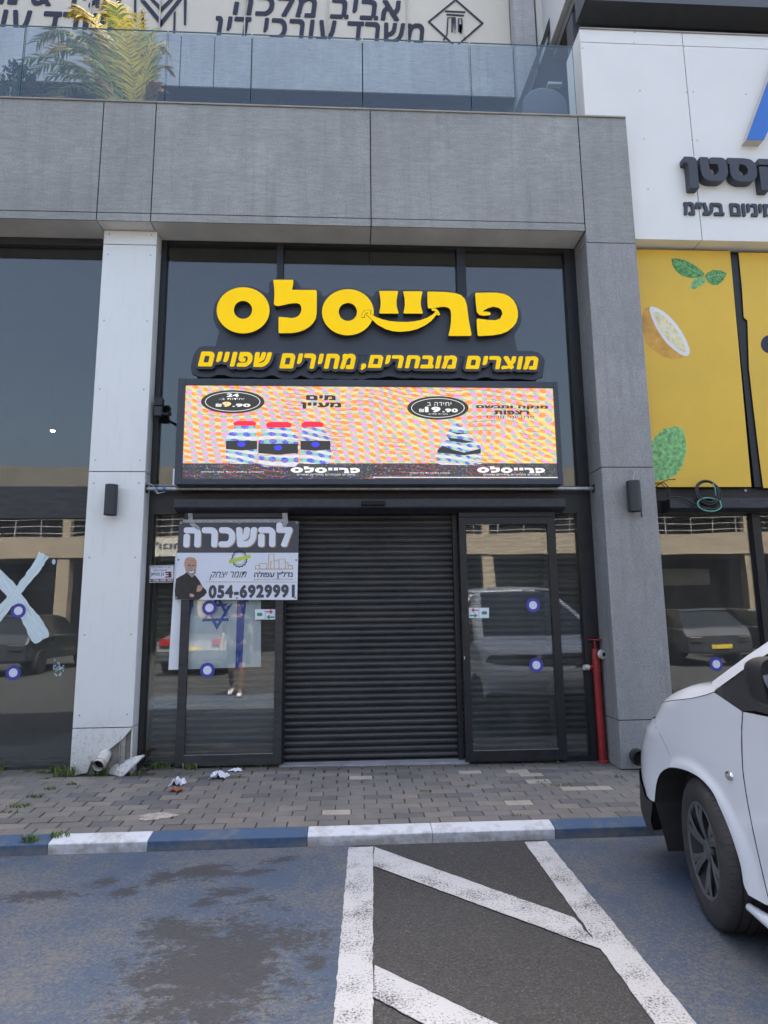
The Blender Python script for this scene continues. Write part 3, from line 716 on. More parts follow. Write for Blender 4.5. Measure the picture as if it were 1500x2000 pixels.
f_ = noise(n_, l_, 2.2, 5, .65, stretch=(1, 1, 3)); fd = noise(n_, l_, 38, 4, .7)
l_.new(mixc(n_, l_, ramp(n_, l_, fd, [(.57, 0), (.68, .5)]), ramp(n_, l_, f_, [(.3, (.026, .027, .030)), (.7, (.060, .058, .056))]), (.12, .11, .10)), p_.inputs['Base Color'])
p_.inputs['Roughness'].default_value = .42
sho = sh.build('roller_shutter', 'shutter_paint', B, smooth=True, fix=False)
bb = MB(); bb.box(SX0, SX1, .392, .43, zg-.005, zs0); bb.build('bottom_bar', 'black_alu', sho)
a, b = at(551, 1480, y=.30).x, at(911, 1480, y=.30).x
MB().box(a-.02, b+.02, .27, .44, zg-.05, zg+.012).build('threshold', 'threshold', B)
for (u0, u1) in ((548, 560), (884, 893)):
    xa, xb = rect(u0, 1100, u1, 1100, .38)[:2]
    box('shutter_guide', 'black_alu', B, xa, xb, .335, .39, zg, ZTB)
op = MB(); ox0, ox1 = rect(340, 985, 1105, 985, .15)[:2]; oz1, ozb = at(700, 974, y=.15).z, at(700, 992, y=.15).z
op.prism([(.299, oz1), (.15, oz1), (.15, ozb+.012), (.158, ozb), (.26, ozb-.035), (.299, ozb-.035)], ox0, ox1, 'x')
opo = op.build('door_operator', 'roller', B, bev=.004)
s0 = rect(706, 979, 752, 991, .14); MB().box(s0[0], s0[1], .118, .149, s0[2]+.02, s0[3]).box(s0[0]+.01, s0[1]-.01, .122, .149, s0[2]-.005, s0[2]+.012).build('motion_sensor', 'black_gap', opo, bev=.004)
# --- rooms behind the glass
def room(x0, x1, z0, z1, y0, y1, m):
    r_ = MB(); r_.add([(x0, y0, z0), (x1, y0, z0), (x1, y1, z0), (x0, y1, z0), (x0, y0, z1), (x1, y0, z1), (x1, y1, z1), (x0, y1, z1)], [(0, 1, 2, 3), (4, 5, 6, 7), (2, 3, 7, 6), (1, 2, 6, 5), (0, 3, 7, 4)])
    return r_.build('shop_room', m, B, fix=False)
room(-9, WX0-.003, .1, 4.99, .40, 5.5, 'interior_wall'); room(lx0, lx1, ZTB+.02, ZF-.002, .40, 1.2, 'interior')
# --- upper floor, set back behind the terrace
YU = 2.0
uw = MB(); zw1 = at(250, 62, y=YU).z; zw0 = at(700, 179, y=YU).z
ub = [-9.0]+[at(u, 120, y=YU).x for u in (-170, 190, 352, 418, 491, 708, 919, 1003)]
for a, b in zip(ub[:-1], ub[1:]): uw.box(a+.006, b-.006, YU, YU+.02, zw0, zw1)
uwo = uw.build('upper_wall', 'tile_far', B, bev=.002)
XU = ub[-1]
box('wall_backing', 'black_gap', uwo, -9, XU, YU+.022, YU+.2, zw0+.01, zw1-.01)
rec = MB(); rec.box(-9, XU+.6, YU+.35, YU+.4, 6.1, zw0+.05)
reo = rec.build('upper_recess', 'dark_shop', B)
terr = MB().box(-9.5, XD+.1, .33, YU+.4, 6.02, 6.12).build('terrace_floor', 'concrete', B)
ZU = 11.4  # unseen top, its height set by the reach of the building's shadow
up = MB(); up.box(-9.5, XU+.02, YU+.10, 12, zw1+.5, ZU); 
wn = MB(); zwin = zw1+2.3
for u in (-60, 176, 312, 478, 640, 795):
    x = at(u, 20, y=YU+.05).x; MB().box(x-.007, x+.007, YU+.055, YU+.085, zw1-.03, zwin).build('window_bar', 'sign_cream', B)
MB().box(-9.5, XU, YU+.09, YU+.10, zw1-.05, zwin).build('upper_window', 'poster', B)
MB().box(-9.5, XU+.4, YU+.02, 12, zwin, ZU).build('unseen_storey', 'tile_far', B)  # mass above the view, put in to shade the front
MB().box(XU+.01, at(1048, 100, y=1.9).x, 1.9, 2.4, 6.1, ZU).build('upper_pillar', 'tile_far', B)
MB().box(at(947, 20, y=YU).x, XU, YU+.01, YU+.08, zw1-.05, ZU-3).build('corner_post', 'coping', B)
MB().box(-9.6, XE, 2.5, 12, .05, 6.0).build('back_wall', 'interior', B); MB().box(-9.4, 8, 3.25, 12.1, 6.05, ZU+.05).build('sun_blocker', 'tile_far', B)  # the tall rear mass is unseen, added to stop a sun leak

# glass balustrade on the fascia
GB = thing('glass_balustrade', (0, .12, ZT+.02), 'frameless glass balustrade standing on top of the grey fascia', 'balustrade')
gz1 = [(u, at(u, v, y=.12).z) for u, v in ((0, 50), (500, 67), (1122, 91))]; GZ = sum(z for _, z in gz1)/3
gx = [-9.3, -6.5, -4.8, at(44, 130, y=.12).x, at(325, 130, y=.12).x, at(491, 140, y=.12).x, at(708, 150, y=.12).x, at(919, 160, y=.12).x, at(1124, 170, y=.12).x]
for a, b in zip(gx[:-1], gx[1:]):
    pn = MB().box(a+.006, b-.006, .114, .126, ZT+.019, GZ).build('glass_panel', 'glass_rail', GB)
    e = MB(); e.box(a+.0055, a+.0075, .1135, .1265, ZT+.019, GZ).box(b-.0075, b-.0055, .1135, .1265, ZT+.019, GZ).box(a+.0076, b-.0076, .1135, .1265, GZ-.003, GZ+.001); e.build('panel_edge', 'glass_edge', pn)

# law-office lettering on the upper windows
def posters(label, items, cat='window lettering'):
    t = thing('window_lettering', (at(items[0][1][0], 40, y=YU+.08).x, YU+.085, zw1), label, cat)
    for s, uv, bold, shear in items: text_obj('lettering', s, uv, YU+.078, .006, 'navy_print', t, bold, shear, 1.08)
    return t
posters('two lines of navy Hebrew lettering on the cream upper windows above the shop sign', [(H('אביב מלכה'), (455, -16, 783, 34), .028, .12), (H('משרד עורכי דין'), (420, 38, 829, 95), .028, .12)])
posters('navy Hebrew lettering and ampersand on the cream upper windows behind the palm', [(H('מגיד & מנ'), (-30, -34, 238, 11), .028, .12), (H('משרד עו'), (0, 22, 248, 66), .028, .12)])
def flat(name, polys_uv, y, d, m, parent): return poly_obj(name, [xz(p, y) for p in polys_uv], y, d, m, parent)
ml = thing('monogram', (at(315, 30, y=YU+.08).x, YU+.085, zw1), 'navy letter M monogram of slanted bars on the cream upper windows beside the palm', 'logo')
for p in [[(262, -20), (266, -20), (266, 42), (261, 42)], [(273, 0), (283, 0), (316, 40), (316, 52)], [(362, -10), (354, -10), (314, 40), (314, 52)], [(283, -20), (316, 14), (316, 24), (276, -20)], [(350, -20), (314, 14), (314, 24), (357, -20)], [(359, -10), (365, -10), (363, 48), (359, 48)], [(339, 25), (343, 21), (342, 66), (338, 66)], [(276, 20), (281, 26), (281, 60), (276, 60)]]: flat('bar', [p], YU+.078, .006, 'navy_print', ml)
dl = thing('monogram', (at(890, 40, y=YU+.08).x, YU+.085, zw1), 'navy diamond outline with letters M and A at the right end of the upper windows', 'logo')
poly_obj('diamond', [xz([(890, -3), (945, 45), (890, 93), (835, 42)], YU+.078), xz([(890, 1), (940, 45), (890, 89), (840, 42)], YU+.078)], YU+.078, .006, 'navy_print', dl)
mk = MB()
flat('letter', [stroke([(866, 78), (873, 67), (875, 34), (883, 34), (883, 62)], 2.6), stroke([(884, 34), (889, 34), (889, 64)], 2.6)], YU+.077, .006, 'navy_print', dl)
flat('letter', [stroke([(909, 78), (903, 65), (902, 36), (896, 36), (896, 62)], 2.6), stroke([(897, 48), (902, 48)], 2.4)], YU+.076, .006, 'navy_print', dl)
flat('bar', [[(869, 20), (909, 22), (909, 24.5), (869, 22.5)]], YU+.078, .006, 'navy_print', dl); flat('bar', [[(872, 26.5), (906, 28.5), (906, 31), (872, 29)]], YU+.078, .006, 'navy_print', dl)

# ------------------------------------------------------------------ the white and yellow shop next door
NB = thing('neighbouring_building', (5, .5, .1), 'white clad shop next door with yellow windows, right of the grey pillar', 'building')
YN = .10; NX0 = at(1138, 150, y=YN).x; NZ1 = at(1135, 57, y=YN).z; NZ0 = 5.05; ZNJ = at(1137, 82, y=YN).z
jn = at(1352, 270, y=YN).x
wc = MB()
for a, b in [(NX0, jn), (jn, jn+1.55), (jn+1.55, jn+3.1), (jn+3.1, jn+4.6)]:
    wc.box(a+(.004 if a != NX0 else 0), b-.004, YN, YN+.014, NZ0, ZNJ-.004); wc.box(a+(.004 if a != NX0 else 0), b-.004, YN, YN+.014, ZNJ+.004, NZ1)
    wc.box(a+(.004 if a != NX0 else 0), b-.004, YN+.016, .30, NZ0+.002, NZ0+.014)
yb = max(.5, at(1113, 215, x=NX0).y)
wc.prism([(YN+.016, NZ0+.016), (yb, NZ0+.016), (yb, at(1107, 120, x=NX0).z), (YN+.016, NZ1)], NX0, NX0+.014, 'x')
wco = wc.build('cladding', 'white_clad', NB, bev=.0015)
rv = MB()
for uu, vv in [(1138, 94), (1250, 177), (1258, 271), (1266, 369), (1341, 180), (1354, 179), (1352, 273), (1362, 274), (1457, 184), (1240, 63), (1238, 83)]:
    c = at(uu, vv, y=YN); rv.lathe([(0, -.003), (.006, -.0025), (.008, 0)], (c.x, YN, c.z), 'y', 10)
rv.build('rivet', 'galv', NB)
box('cladding_core', 'black_gap', NB, NX0+.02, jn+4.5, YN+.016, yb-.03, NZ0+.02, at(1107, 130, x=NX0).z)
MB().box(NX0, jn+4.6, YN-.012, YN+.02, NZ1+.002, NZ1+.014).build('coping', 'coping', NB)
nz1, nz0 = at(1400, 953, y=.30).z, at(1400, 1003, y=.30).z
nw = MB(); nw.box(XE+.003, 7.4, .30, .38, nz0, nz1); nw.box(XE+.003, 7.4, .30, .38, .1, .18); nw.box(XE+.003, 7.4, .30, .38, 4.99, NZ0+.001)
ma, mb_ = rect(1478, 1100, 1494, 1100, .3)[:2]; nw.box(ma, mb_, .30, .38, .18, nz0); nw.box(XE+.003, XE+.03, .30, .38, .18, nz0)
ba, bb_ = rect(1448, 700, 1470, 700, .28)[:2]; nw.box(ba-.02, bb_+.02, .255, .38, nz1, 4.99)
nwo = nw.build('window', 'black_alu', NB)
MB().box(XE+.03, ma, .343, .351, .18, nz0).build('pane', 'glass_shop', nwo); MB().box(mb_, 7.4, .343, .351, .18, nz0).build('pane', 'glass_shop', nwo)
rb = MB(); r0, r1 = rect(1308, 980, 1308, 980, .15)[0], 7.3; za, zb_ = at(1400, 973, y=.15).z, at(1400, 992, y=.15).z
rb.prism([(.299, za), (.15, za), (.15, zb_), (.22, zb_-.03), (.299, zb_-.03)], r0, r1, 'x'); rb.build('roller_box', 'roller', NB, bev=.004)
room2 = MB().add([(XE, .4, .1), (7.4, .4, .1), (7.4, 4, .1), (XE, 4, .1), (XE, .4, 2.7), (7.4, .4, 2.7), (7.4, 4, 2.7), (XE, 4, 2.7)], [(0, 1, 2, 3), (4, 5, 6, 7), (2, 3, 7, 6), (1, 2, 6, 5), (0, 3, 7, 4)]).build('shop_room', 'interior', NB, fix=False)
MB().box(XE, 7.4, .40, .5, 2.75, 5.1).build('window_backing', 'interior', NB)
# dark open upper floor with post, beam and sloping edge
MB().box(XU+.42, 8, 3.0, 3.1, 5.5, ZU).build('upper_recess', 'dark_shop', NB)
pa, pb = rect(1118, 40, 1142, 40, 1.0)[:2]; MB().box(pa, pb, 1.0, 1.2, 6.0, 8.6).build('upper_post', 'chair_grey', NB)
zb1 = at(1300, 6, y=.6).z; MB().box(pa, 8, .6, .9, zb1, zb1+.45).build('upper_beam', 'chair_grey', NB)
MB().box(XE, 8, .9, 3.0, zb1+.46, zb1+.6).build('upper_ceiling', 'shop_ceiling', NB)
MB().box(pa, 8, .62, 12, zb1+.62, ZU).build('unseen_storey', 'white_clad', NB)
wa, wb = at(1049, 60, y=YU+.02).x, at(1110, 60, y=YU+.02).x; MB().box(wa, wb, YU+.02, 2.4, 6.9, ZU-.01).build('upper_wall', 'white_clad', NB)
sb = xz([(1092, -30), (1106, -30), (1060, 95), (1018, 222), (1004, 222), (1062, 70)], 1.75)
MB().prism(sb, 1.75, 1.86).build('sloping_edge', 'black_alu_dusty', NB)
vd = xz([(1106, -30), (1180, -30), (1180, 240), (1018, 240)], 1.87); MB().prism(vd, 1.87, 1.88).build('void_shade_sheet', 'dark_shop', NB)  # dark sheet standing in for the shade of the open floor
lt = rect(1070, 162, 1097, 166, 1.80); MB().box(lt[0], lt[1], 1.78, 1.86, lt[2], lt[3]).build('ceiling_lamp', 'white_print', NB)
MB().box(XE+.01, 8, 3.1, 12, .05, ZU-.2).build('back_wall', 'interior', NB)

# ------------------------------------------------------------------ the yellow shop sign
YL_ = .13
c1 = lambda p: crop(p, 400, 530, 4.545); c2 = lambda p: crop(p, 700, 530, 3.947)
LET = {
 'samekh_a': [c1(ell(340, 345, 235, 205)), c1(ell(339, 341, 81, 80)[::-1])],
 'lamed': [c1([(608, 78), (614, 74), (780, 74), (786, 80), (783, 120), (775, 163), (985, 165), (993, 172), (995, 200), (993, 370), (985, 420), (960, 460), (930, 490), (885, 518), (830, 538), (770, 547), (660, 548), (655, 540), (655, 412), (662, 403), (720, 408), (770, 414), (800, 410), (830, 395), (850, 370), (858, 340), (855, 310), (842, 290), (815, 281), (760, 284), (700, 298), (650, 308), (625, 303), (613, 290), (616, 240), (618, 190), (614, 130)])],
 'samekh_b': [c1(ell(1270, 362, 230, 205)), c1(ell(1270, 359, 81, 80)[::-1])],
 'yod_a': [c2([(160, 155), (166, 150), (302, 150), (306, 156), (300, 190), (294, 225), (295, 265), (302, 295), (310, 318), (306, 325), (164, 324), (160, 318), (168, 285), (172, 250), (170, 210)])],
 'yod_b': [c2([(345, 158), (350, 153), (488, 153), (494, 158), (486, 195), (481, 230), (482, 265), (490, 295), (497, 318), (493, 325), (352, 324), (347, 318), (355, 285), (358, 250), (356, 205)])],
 'resh': [c2([(532, 160), (540, 155), (660, 158), (740, 166), (790, 182), (820, 212), (836, 255), (843, 310), (852, 380), (872, 485), (866, 497), (700, 497), (695, 490), (706, 445), (714, 390), (715, 330), (711, 300), (700, 284), (680, 275), (650, 272), (600, 279), (550, 286), (536, 282), (532, 230)])],
 'pe': [c2([(900, 172), (906, 165), (1000, 163), (1070, 164), (1120, 172), (1160, 190), (1195, 222), (1218, 262), (1230, 310), (1230, 350), (1218, 392), (1190, 430), (1150, 462), (1100, 482), (1030, 493), (930, 498), (920, 492), (914, 430), (912, 372), (920, 363), (1000, 374), (1060, 376), (1095, 361), (1111, 325), (1102, 296), (1080, 279), (1040, 272), (1000, 282), (970, 299), (960, 309), (985, 309), (1010, 313), (1022, 325), (1012, 338), (960, 341), (932, 335), (913, 312), (906, 250)])]}
smile = c2([(66, 332), (100, 365), (150, 410), (210, 442), (260, 457), (320, 463), (390, 457), (450, 443), (510, 416), (560, 380), (592, 343), (612, 318), (600, 306), (575, 333), (530, 360), (480, 378), (430, 388), (370, 393), (310, 392), (240, 385), (180, 371), (130, 351), (92, 328), (78, 318)])
curl_a = c2(stroke([(36, 352), (37, 335), (44, 320), (58, 309), (76, 306), (92, 312)], 15)); curl_b = c2(stroke([(568, 296), (582, 293), (598, 298), (611, 312), (620, 336)], 15))
S = thing('shop_sign', (0, .25, 4.0), 'big yellow Hebrew shop name with a smile on a dark backing above the screen', 'sign')
LW = {k: [xz(l, YL_) for l in v] for k, v in LET.items()}
for k, loops in LW.items():
    b_ = poly_obj('letter', loops, YL_+.005, .055, 'sign_side', S); poly_obj('face', loops, YL_, .0045, 'yellow_face', b_, .0015)
sw = [xz(l, YL_-.004) for l in (smile, curl_a, curl_b)]
A_ = thicken([sw[0], sw[1]], 0.0, 320); A2 = thicken([sw[0], sw[2]], 0, 320)
mk_ = thicken(sw, .004, 320); 
poly_obj('smile_outline', thicken(sw, .0085, 320), YL_-.0015, .03, 'outline_black', S); poly_obj('smile', mk_, YL_-.004, .002, 'yellow_face', S)
base = thicken([l for v in LW.values() for l in v[:1]], .062, 110, 3, .5)
TAG = [(H('מוצרים'), (909, 695, 1052, 721)), (H('מובחרים,'), (704, 693, 893, 723)), (H('מחירים'), (546, 690, 695, 720)), (H('שפויים'), (387, 687, 531, 716))]
tl = []
for s_, uv in TAG:
    x0, x1, z0, z1 = rect(*uv, .15)
    tl.append(fit(text_loops(s_, .062, 1.16), x0, x1, z0, z1, .20))
alltag = [l for t in tl for l in t]
bt = thicken(alltag, .085, 110, 3, .5)
xs0, xs1, zs_0, zs_1 = rect(420, 560, 1010, 690, .2)
def biggest(L): return [l for l in L if abs(sum(a[0]*b[1]-b[0]*a[1] for a, b in zip(l, np.roll(l, -1, 0))))/2 > .02]
fillr = [[(xs0, zs_0-.02), (xs1, zs_0-.02), (xs1-.1, zs_1-.15), (xs0+.1, zs_1-.15)]]
hull = thicken([l for v in LW.values() for l in v[:1]]+fillr, .0, 110, 1, .5)
def union(groups, s=110):
    A = np.concatenate([np.array(l, float) for g in groups for l in g]); lo = A.min(0)-.05; hi = A.max(0)+.05; w, h = [int(math.ceil(q)) for q in (hi-lo)*s]
    m_ = np.zeros((h, w), bool)
    for g in groups: m_ |= raster(g, lo[0], lo[1], s, w, h)
    return [simplify(c, .5)/s+lo for c in contours(blur(m_.astype(float), 3))]
poly_obj('backing', biggest(union([biggest(base), fillr])), .20, .03, 'sign_plate', S, .003)
for xx in (-1.0, -.4, .3, 1.0, 1.6): MB().tube([(xx, .225, 4.28), (xx, .31, 4.28)], .012, 8).build('standoff', 'galv', S)
T = thing('tagline_sign', (0, .25, 3.75), 'small slanted yellow Hebrew slogan on raised dark outlines between shop name and screen', 'sign')
lower = rect(385, 700, 1050, 735, .205)
poly_obj('backing', biggest(union([biggest(thicken(alltag, .085, 110, 3, .5)), [[(lower[0]-.05, lower[2]), (lower[1]+.05, lower[2]), (lower[1]+.05, lower[3]), (lower[0]-.05, lower[3])]]])), .205, .03, 'sign_plate', T, .003)
poly_obj('raised_outline', biggest(thicken(alltag, .026, 200, 2, .4)), .157, .04, 'sign_raise', T)
for l in tl: poly_obj('lettering', l, .1515, .005, 'yellow_face', T)

# ------------------------------------------------------------------ LED screen
YS = .06
D_ = thing('led_screen', (at(718, 940, y=.1).x, .15, at(718, 945, y=.1).z), 'wide colourful advertising screen with moire stripes in a dark frame', 'screen')
fx0, fx1, fz0, fz1 = rect(344, 742, 1095, 946, YS); gx0, gx1, gz0, gz1_ = rect(358, 754, 1086, 935, YS)
f = MB(); f.box(fx0, gx0, YS, .29, fz0, fz1).box(gx1, fx1, YS, .29, fz0, fz1).box(gx0, gx1, YS, .29, fz0, gz0).box(gx0, gx1, YS, .29, gz1_, fz1)
f.build('frame', 'sign_plate', D_, bev=.004)
YD = .085
dsp = MB().box(gx0, gx1, YD, .28, gz0, gz1_).build('display', 'led_field', D_)
c6 = lambda p: crop(p, 340, 740, 3.947); c7 = lambda p: crop(p, 720, 740, 3.75)
def led(name, polys, m, k): return poly_obj(name, [xz(p, YD) for p in polys], YD-.0012*k, .001, m, dsp)
led('band', [[(352, 905), (1094, 905), (1094, 938), (352, 938)]], 'led_band', 1)
dsp_x = (gx0, gx1)
def bottle(x0, x1, y0, y1, n0, n1): return c6([(n0, y0), (n1, y0), (n1+8, y0+25), (x1-6, y0+80), (x1, y0+120), (x1, y1-25), (x1-25, y1), (x0+25, y1), (x0, y1-25), (x0, y0+120), (x0+6, y0+80), (n0-8, y0+25)])
for b_, cap_, lab in (((400, 640, 355, 655, 470, 620), (455, 635, 325, 362), (400, 640, 478, 548)), ((975, 1210, 365, 655, 995, 1145), (980, 1155, 330, 372), (975, 1205, 478, 550)), ((650, 958, 372, 678, 720, 900), (708, 908, 333, 376), (650, 955, 500, 580))):
    k = 3 if b_[0] == 650 else 2
    led('bottle', [bottle(*b_)], 'led_bottle', k); x0, x1, y0, y1 = cap_
    led('cap', [c6([(x0, y0+14), (x0+30, y0), (x1-30, y0), (x1, y0+14), (x1-8, y1), (x0+8, y1)])], 'led_red', k+.5); x0, x1, y0, y1 = lab
    led('label_strip', [c6([(x0, y0), (x1, y0), (x1, y1-6), ((x0+x1)/2, y1+5), (x0, y1-6)])], 'led_dark', k+.5); led('emblem', [c6(ell((x0+x1)/2, (y0+y1)/2-8, 32, 20, 16))], 'led_blue', k+.8)
led('bottle', [c7([(628, 315), (655, 330), (735, 378), (728, 425), (785, 455), (820, 500), (828, 560), (826, 622), (790, 632), (530, 630), (500, 615), (500, 540), (515, 485), (575, 440), (572, 405), (590, 372), (612, 345)])], 'led_bottle', 2)
for poly in ([(505, 520), (540, 490), (620, 520), (700, 540), (822, 510), (820, 545), (700, 560), (560, 545), (505, 540)], [(575, 430), (660, 440), (780, 465), (700, 470), (600, 455)], [(590, 385), (650, 395), (735, 400), (650, 408)]): led('label_strip', [c7(poly)], 'led_dark', 2.5)
for cc, (cu, cv, ru, rv_) in ((c6, (452, 177, 245, 90)), (c7, (507, 213, 225, 86))):
    led('badge', [cc(ell(cu, cv, ru, rv_))], 'led_dark', 2); led('ring', [cc(ell(cu, cv, ru*.87, rv_*.83)), cc(ell(cu, cv, ru*.85, rv_*.79)[::-1])], 'led_white', 2.6)
def ltx(s, uv, m='led_dark', b=.06, k=2.6): return poly_obj('lettering', fit(text_loops(s, b, 1.1), *rect(*uv, YD)), YD-.0012*k, .001, m, dsp)
def cb(cx, a, b, c, d): return (cx([(a, b)])[0]+cx([(c, d)])[0])
ltx('24', cb(c6, 405, 113, 500, 140), 'led_white', .05); ltx(H('יחידות ב-'), cb(c6, 350, 149, 540, 162), 'led_white', .0); ltx('9', cb(c6, 372, 178, 440, 215), 'led_orange'); ltx('.90', cb(c6, 450, 192, 588, 216), 'led_white', .05); ltx('₪', cb(c6, 322, 192, 366, 215), 'led_white', .03)
ltx(H('יחידה ב'), cb(c7, 430, 172, 605, 198), 'led_white', .01); ltx('19', cb(c7, 412, 205, 525, 245), 'led_white'); ltx('.90', cb(c7, 540, 218, 652, 245), 'led_white', .05); ltx('₪', cb(c7, 370, 220, 405, 243), 'led_white', .02); ltx(H('בקניית שתיים'), cb(c7, 440, 254, 580, 265), 'led_white', 0)
ltx(H('מים'), cb(c6, 1018, 126, 1245, 165)); ltx(H('מעיין'), cb(c6, 975, 182, 1288, 232)); ltx(H('מנקה ומבשם'), cb(c7, 788, 195, 1312, 224)); ltx(H('רצפות'), cb(c7, 918, 232, 1175, 262)); ltx(H('פרוביוטי מרוכז'), cb(c7, 862, 270, 1210, 290), 'led_dark', .0)
lo_ = np.concatenate([np.array(l) for v in LET.values() for l in v])
for (u0, v0, u1, v1) in ((568, 911, 703, 924), (932, 911, 1064, 924)):
    a, b = lo_.min(0), lo_.max(0); mp = lambda l: [(u0+(p[0]-a[0])/(b[0]-a[0])*(u1-u0), v0+(p[1]-a[1])/(b[1]-a[1])*(v1-v0)) for p in l]
    led('logo', [mp(l) for v in LET.values() for l in v], 'led_white', 2.6); ltx(H('מוצרים מובחרים מחירים שפויים'), (u0+12, v1+1.5, u1-10, v1+4.5), 'led_white', 0)
ltx(H('המבצע בתוקף עד גמר המלאי'), (393, 920, 515, 924), 'led_white', 0); ltx(H('המבצע בתוקף עד גמר המלאי'), (800, 922, 878, 926), 'led_white', 0)
led('band_edge', [[(728, 931.5), (1091, 931.8), (1091, 933.4), (728, 933)]], 'led_white', 1.8)
mb2 = rect(337.5, 915, 343, 948, .07); MB().box(mb2[0], mb2[1], .07, .29, mb2[2], mb2[3]).build('side_bracket', 'white_print', D_)

# ------------------------------------------------------------------ metal conduit across the front
YC = .21; cz = at(700, 954.5, y=YC).z
cd = thing('metal_conduit', (0, YC, cz), 'galvanised pipe running between the two pillars right under the screen', 'pipe')
MB().tube([(WX1-.005, YC, cz), (XD+.005, YC, cz)], .0175, 14).build('pipe', 'galv', cd, smooth=True, auto=40)
for u in (306, 322): 
    x = at(u, 955, y=YC).x; MB().tube([(x-.014, YC, cz), (x+.014, YC, cz)], .0192, 14).build('tape_wrap', 'tape_blue', cd, smooth=True, auto=40)
for x in (WX1-.001, XD-.006): MB().box(x, x+.008, YC-.03, YC+.03, cz-.035, cz+.035).build('flange', 'black_alu', cd)
wr = at(292, 946, y=.2); MB().tube([(WX1, .2, wr.z+.02), (WX1+.06, .18, wr.z-.01), (WX1+.12, .17, cz-.05), (WX1+.17, .19, cz-.03), (WX1+.1, .2, cz-.045), (WX1+.03, .2, cz+.03), (WX1+.24, .2, cz+.03)], .004, 6).build('loose_wire', 'wire_grey', cd, smooth=True)

# ------------------------------------------------------------------ for-rent banner, taped on the left door
YB = .236; c8 = lambda p: crop(p, 280, 1000, 4.6875)
R = thing('rental_banner', (at(460, 1170, y=YB).x, YB+.003, at(460, 1171, y=YB).z), 'white and grey for-rent banner with phone number taped on the left glass door', 'banner')
def rb_(name, polys, m, k, d=.0012): return poly_obj(name, [xz(c8(p), YB) for p in polys], YB-.0009*k, d, m, R)
rb_('panel', [[(330, 82), (1425, 84), (1408, 805), (286, 802), (292, 640)]], 'white_print', 0, .003)
rb_('header', [[(330, 82.5), (1425, 84.5), (1418, 373), (308, 373)]], 'grey_print', 1)
def rt(s, uv, m, b, k, sh=0, sp=1.0): 
    q = c8([(uv[0], uv[1]), (uv[2], uv[3])]); return poly_obj('lettering', fit(text_loops(s, b, sp), *rect(*q[0], *q[1], YB), sh), YB-.0009*k, .001, m, R)
rt(H('להשכרה'), (377, 103, 1372, 328), 'tan_print', .075, 2, 0, 1.13); rt(H('להשכרה'), (369, 97, 1364, 321), 'letter_white', .075, 3, 0, 1.13)
rt('054-6929991', (597, 666, 1386, 788), 'grey_print', .058, 1.5, 0, 1.16); rt(H('נדל״ן עפולה'), (1014, 543, 1368, 612), 'grey_print', .035, 1.5); rt(H('מכירה | השכרה | ניהול נכסים'), (1014, 611, 1368, 626), 'grey_print', 0, 1.5); rt(H('תומר יצחק'), (606, 545, 945, 622), 'outline_black', .0, 1.5, .35)
rb_('rule', [[(575, 636), (1408, 640), (1408, 644), (575, 641)]], 'gold_print', 1.5)
gold = [stroke(p, 7) for p in ([(1022, 522), (1370, 522)], [(1146, 520), (1148, 388), (1196, 388), (1197, 520)], [(1196, 440), (1242, 440)], [(1242, 520), (1242, 432), (1298, 430), (1300, 520)], [(1062, 520), (1062, 472), (1128, 470), (1130, 520)], [(1026, 520), (1026, 492), (1060, 490)], [(1300, 462), (1324, 462), (1326, 520)], [(1324, 490), (1366, 490), (1366, 520)], [(1165, 520), (1168, 450), (1180, 450)])]
for p in gold: rb_('skyline', [p], 'gold_print', 1.5+.05*gold.index(p))
sc_ = lambda r, w: [(880+(r+w*math.cos(16*a))*math.cos(a), 428+(r+w*math.cos(16*a))*1.08*math.sin(a)) for a in [2*PI*i/160 for i in range(160)]]
rb_('seal', [sc_(72, 4), sc_(62, 3)[::-1]], 'outline_black', 1.5); rb_('seal', [ell(880, 428, 54, 58), ell(880, 428, 51, 55)[::-1]], 'grey_print', 1.5); rb_('ribbon', [[(782, 438), (978, 388), (986, 420), (788, 471)]], 'lime_print', 2.2)
rb_('portrait_shirt', [[(300, 612), (335, 590), (378, 568), (398, 545), (420, 575), (445, 600), (470, 575), (495, 605), (515, 632), (540, 680), (575, 715), (581, 738), (560, 765), (505, 803), (292, 800), (288, 720)]], 'shirt_print', 1.5)
rb_('portrait_head', [[(388, 540), (378, 500), (374, 478), (380, 440), (395, 420), (430, 412), (468, 420), (486, 445), (489, 490), (484, 530), (470, 560), (448, 602), (425, 582), (402, 560)]], 'skin_print', 2)
rb_('portrait_beard', [[(392, 520), (410, 535), (425, 528), (450, 520), (470, 528), (484, 520), (478, 560), (455, 588), (440, 592), (412, 570), (396, 548)]], 'beard_print', 2.5); rb_('portrait_mouth', [[(415, 542), (440, 548), (468, 538), (458, 556), (430, 560)]], 'letter_white', 3)
rb_('portrait_eyes', [[(406, 488), (430, 486), (430, 493), (408, 494)], [(448, 486), (472, 487), (470, 494), (448, 493)]], 'outline_black', 2.6); rb_('portrait_brow', [[(402, 478), (432, 474), (432, 479), (403, 483)], [(446, 474), (474, 478), (474, 483), (447, 479)]], 'beard_print', 2.6); rb_('portrait_nose', [[(432, 500), (438, 490), (446, 512), (440, 518), (428, 514)]], 'beard_print', 2.4)
rb_('portrait_hand', [[(486, 728), (490, 700), (502, 668), (512, 668), (510, 690), (518, 666), (528, 668), (526, 690), (536, 674), (544, 680), (542, 702), (528, 722), (508, 730)]], 'skin_print', 2); rb_('portrait_hand', [[(422, 752), (440, 745), (468, 762), (462, 776), (436, 780), (424, 770)]], 'skin_print', 2.1); rb_('portrait_watch', [[(436, 748), (456, 752), (462, 768), (448, 778), (436, 766)]], 'galv', 2.6)
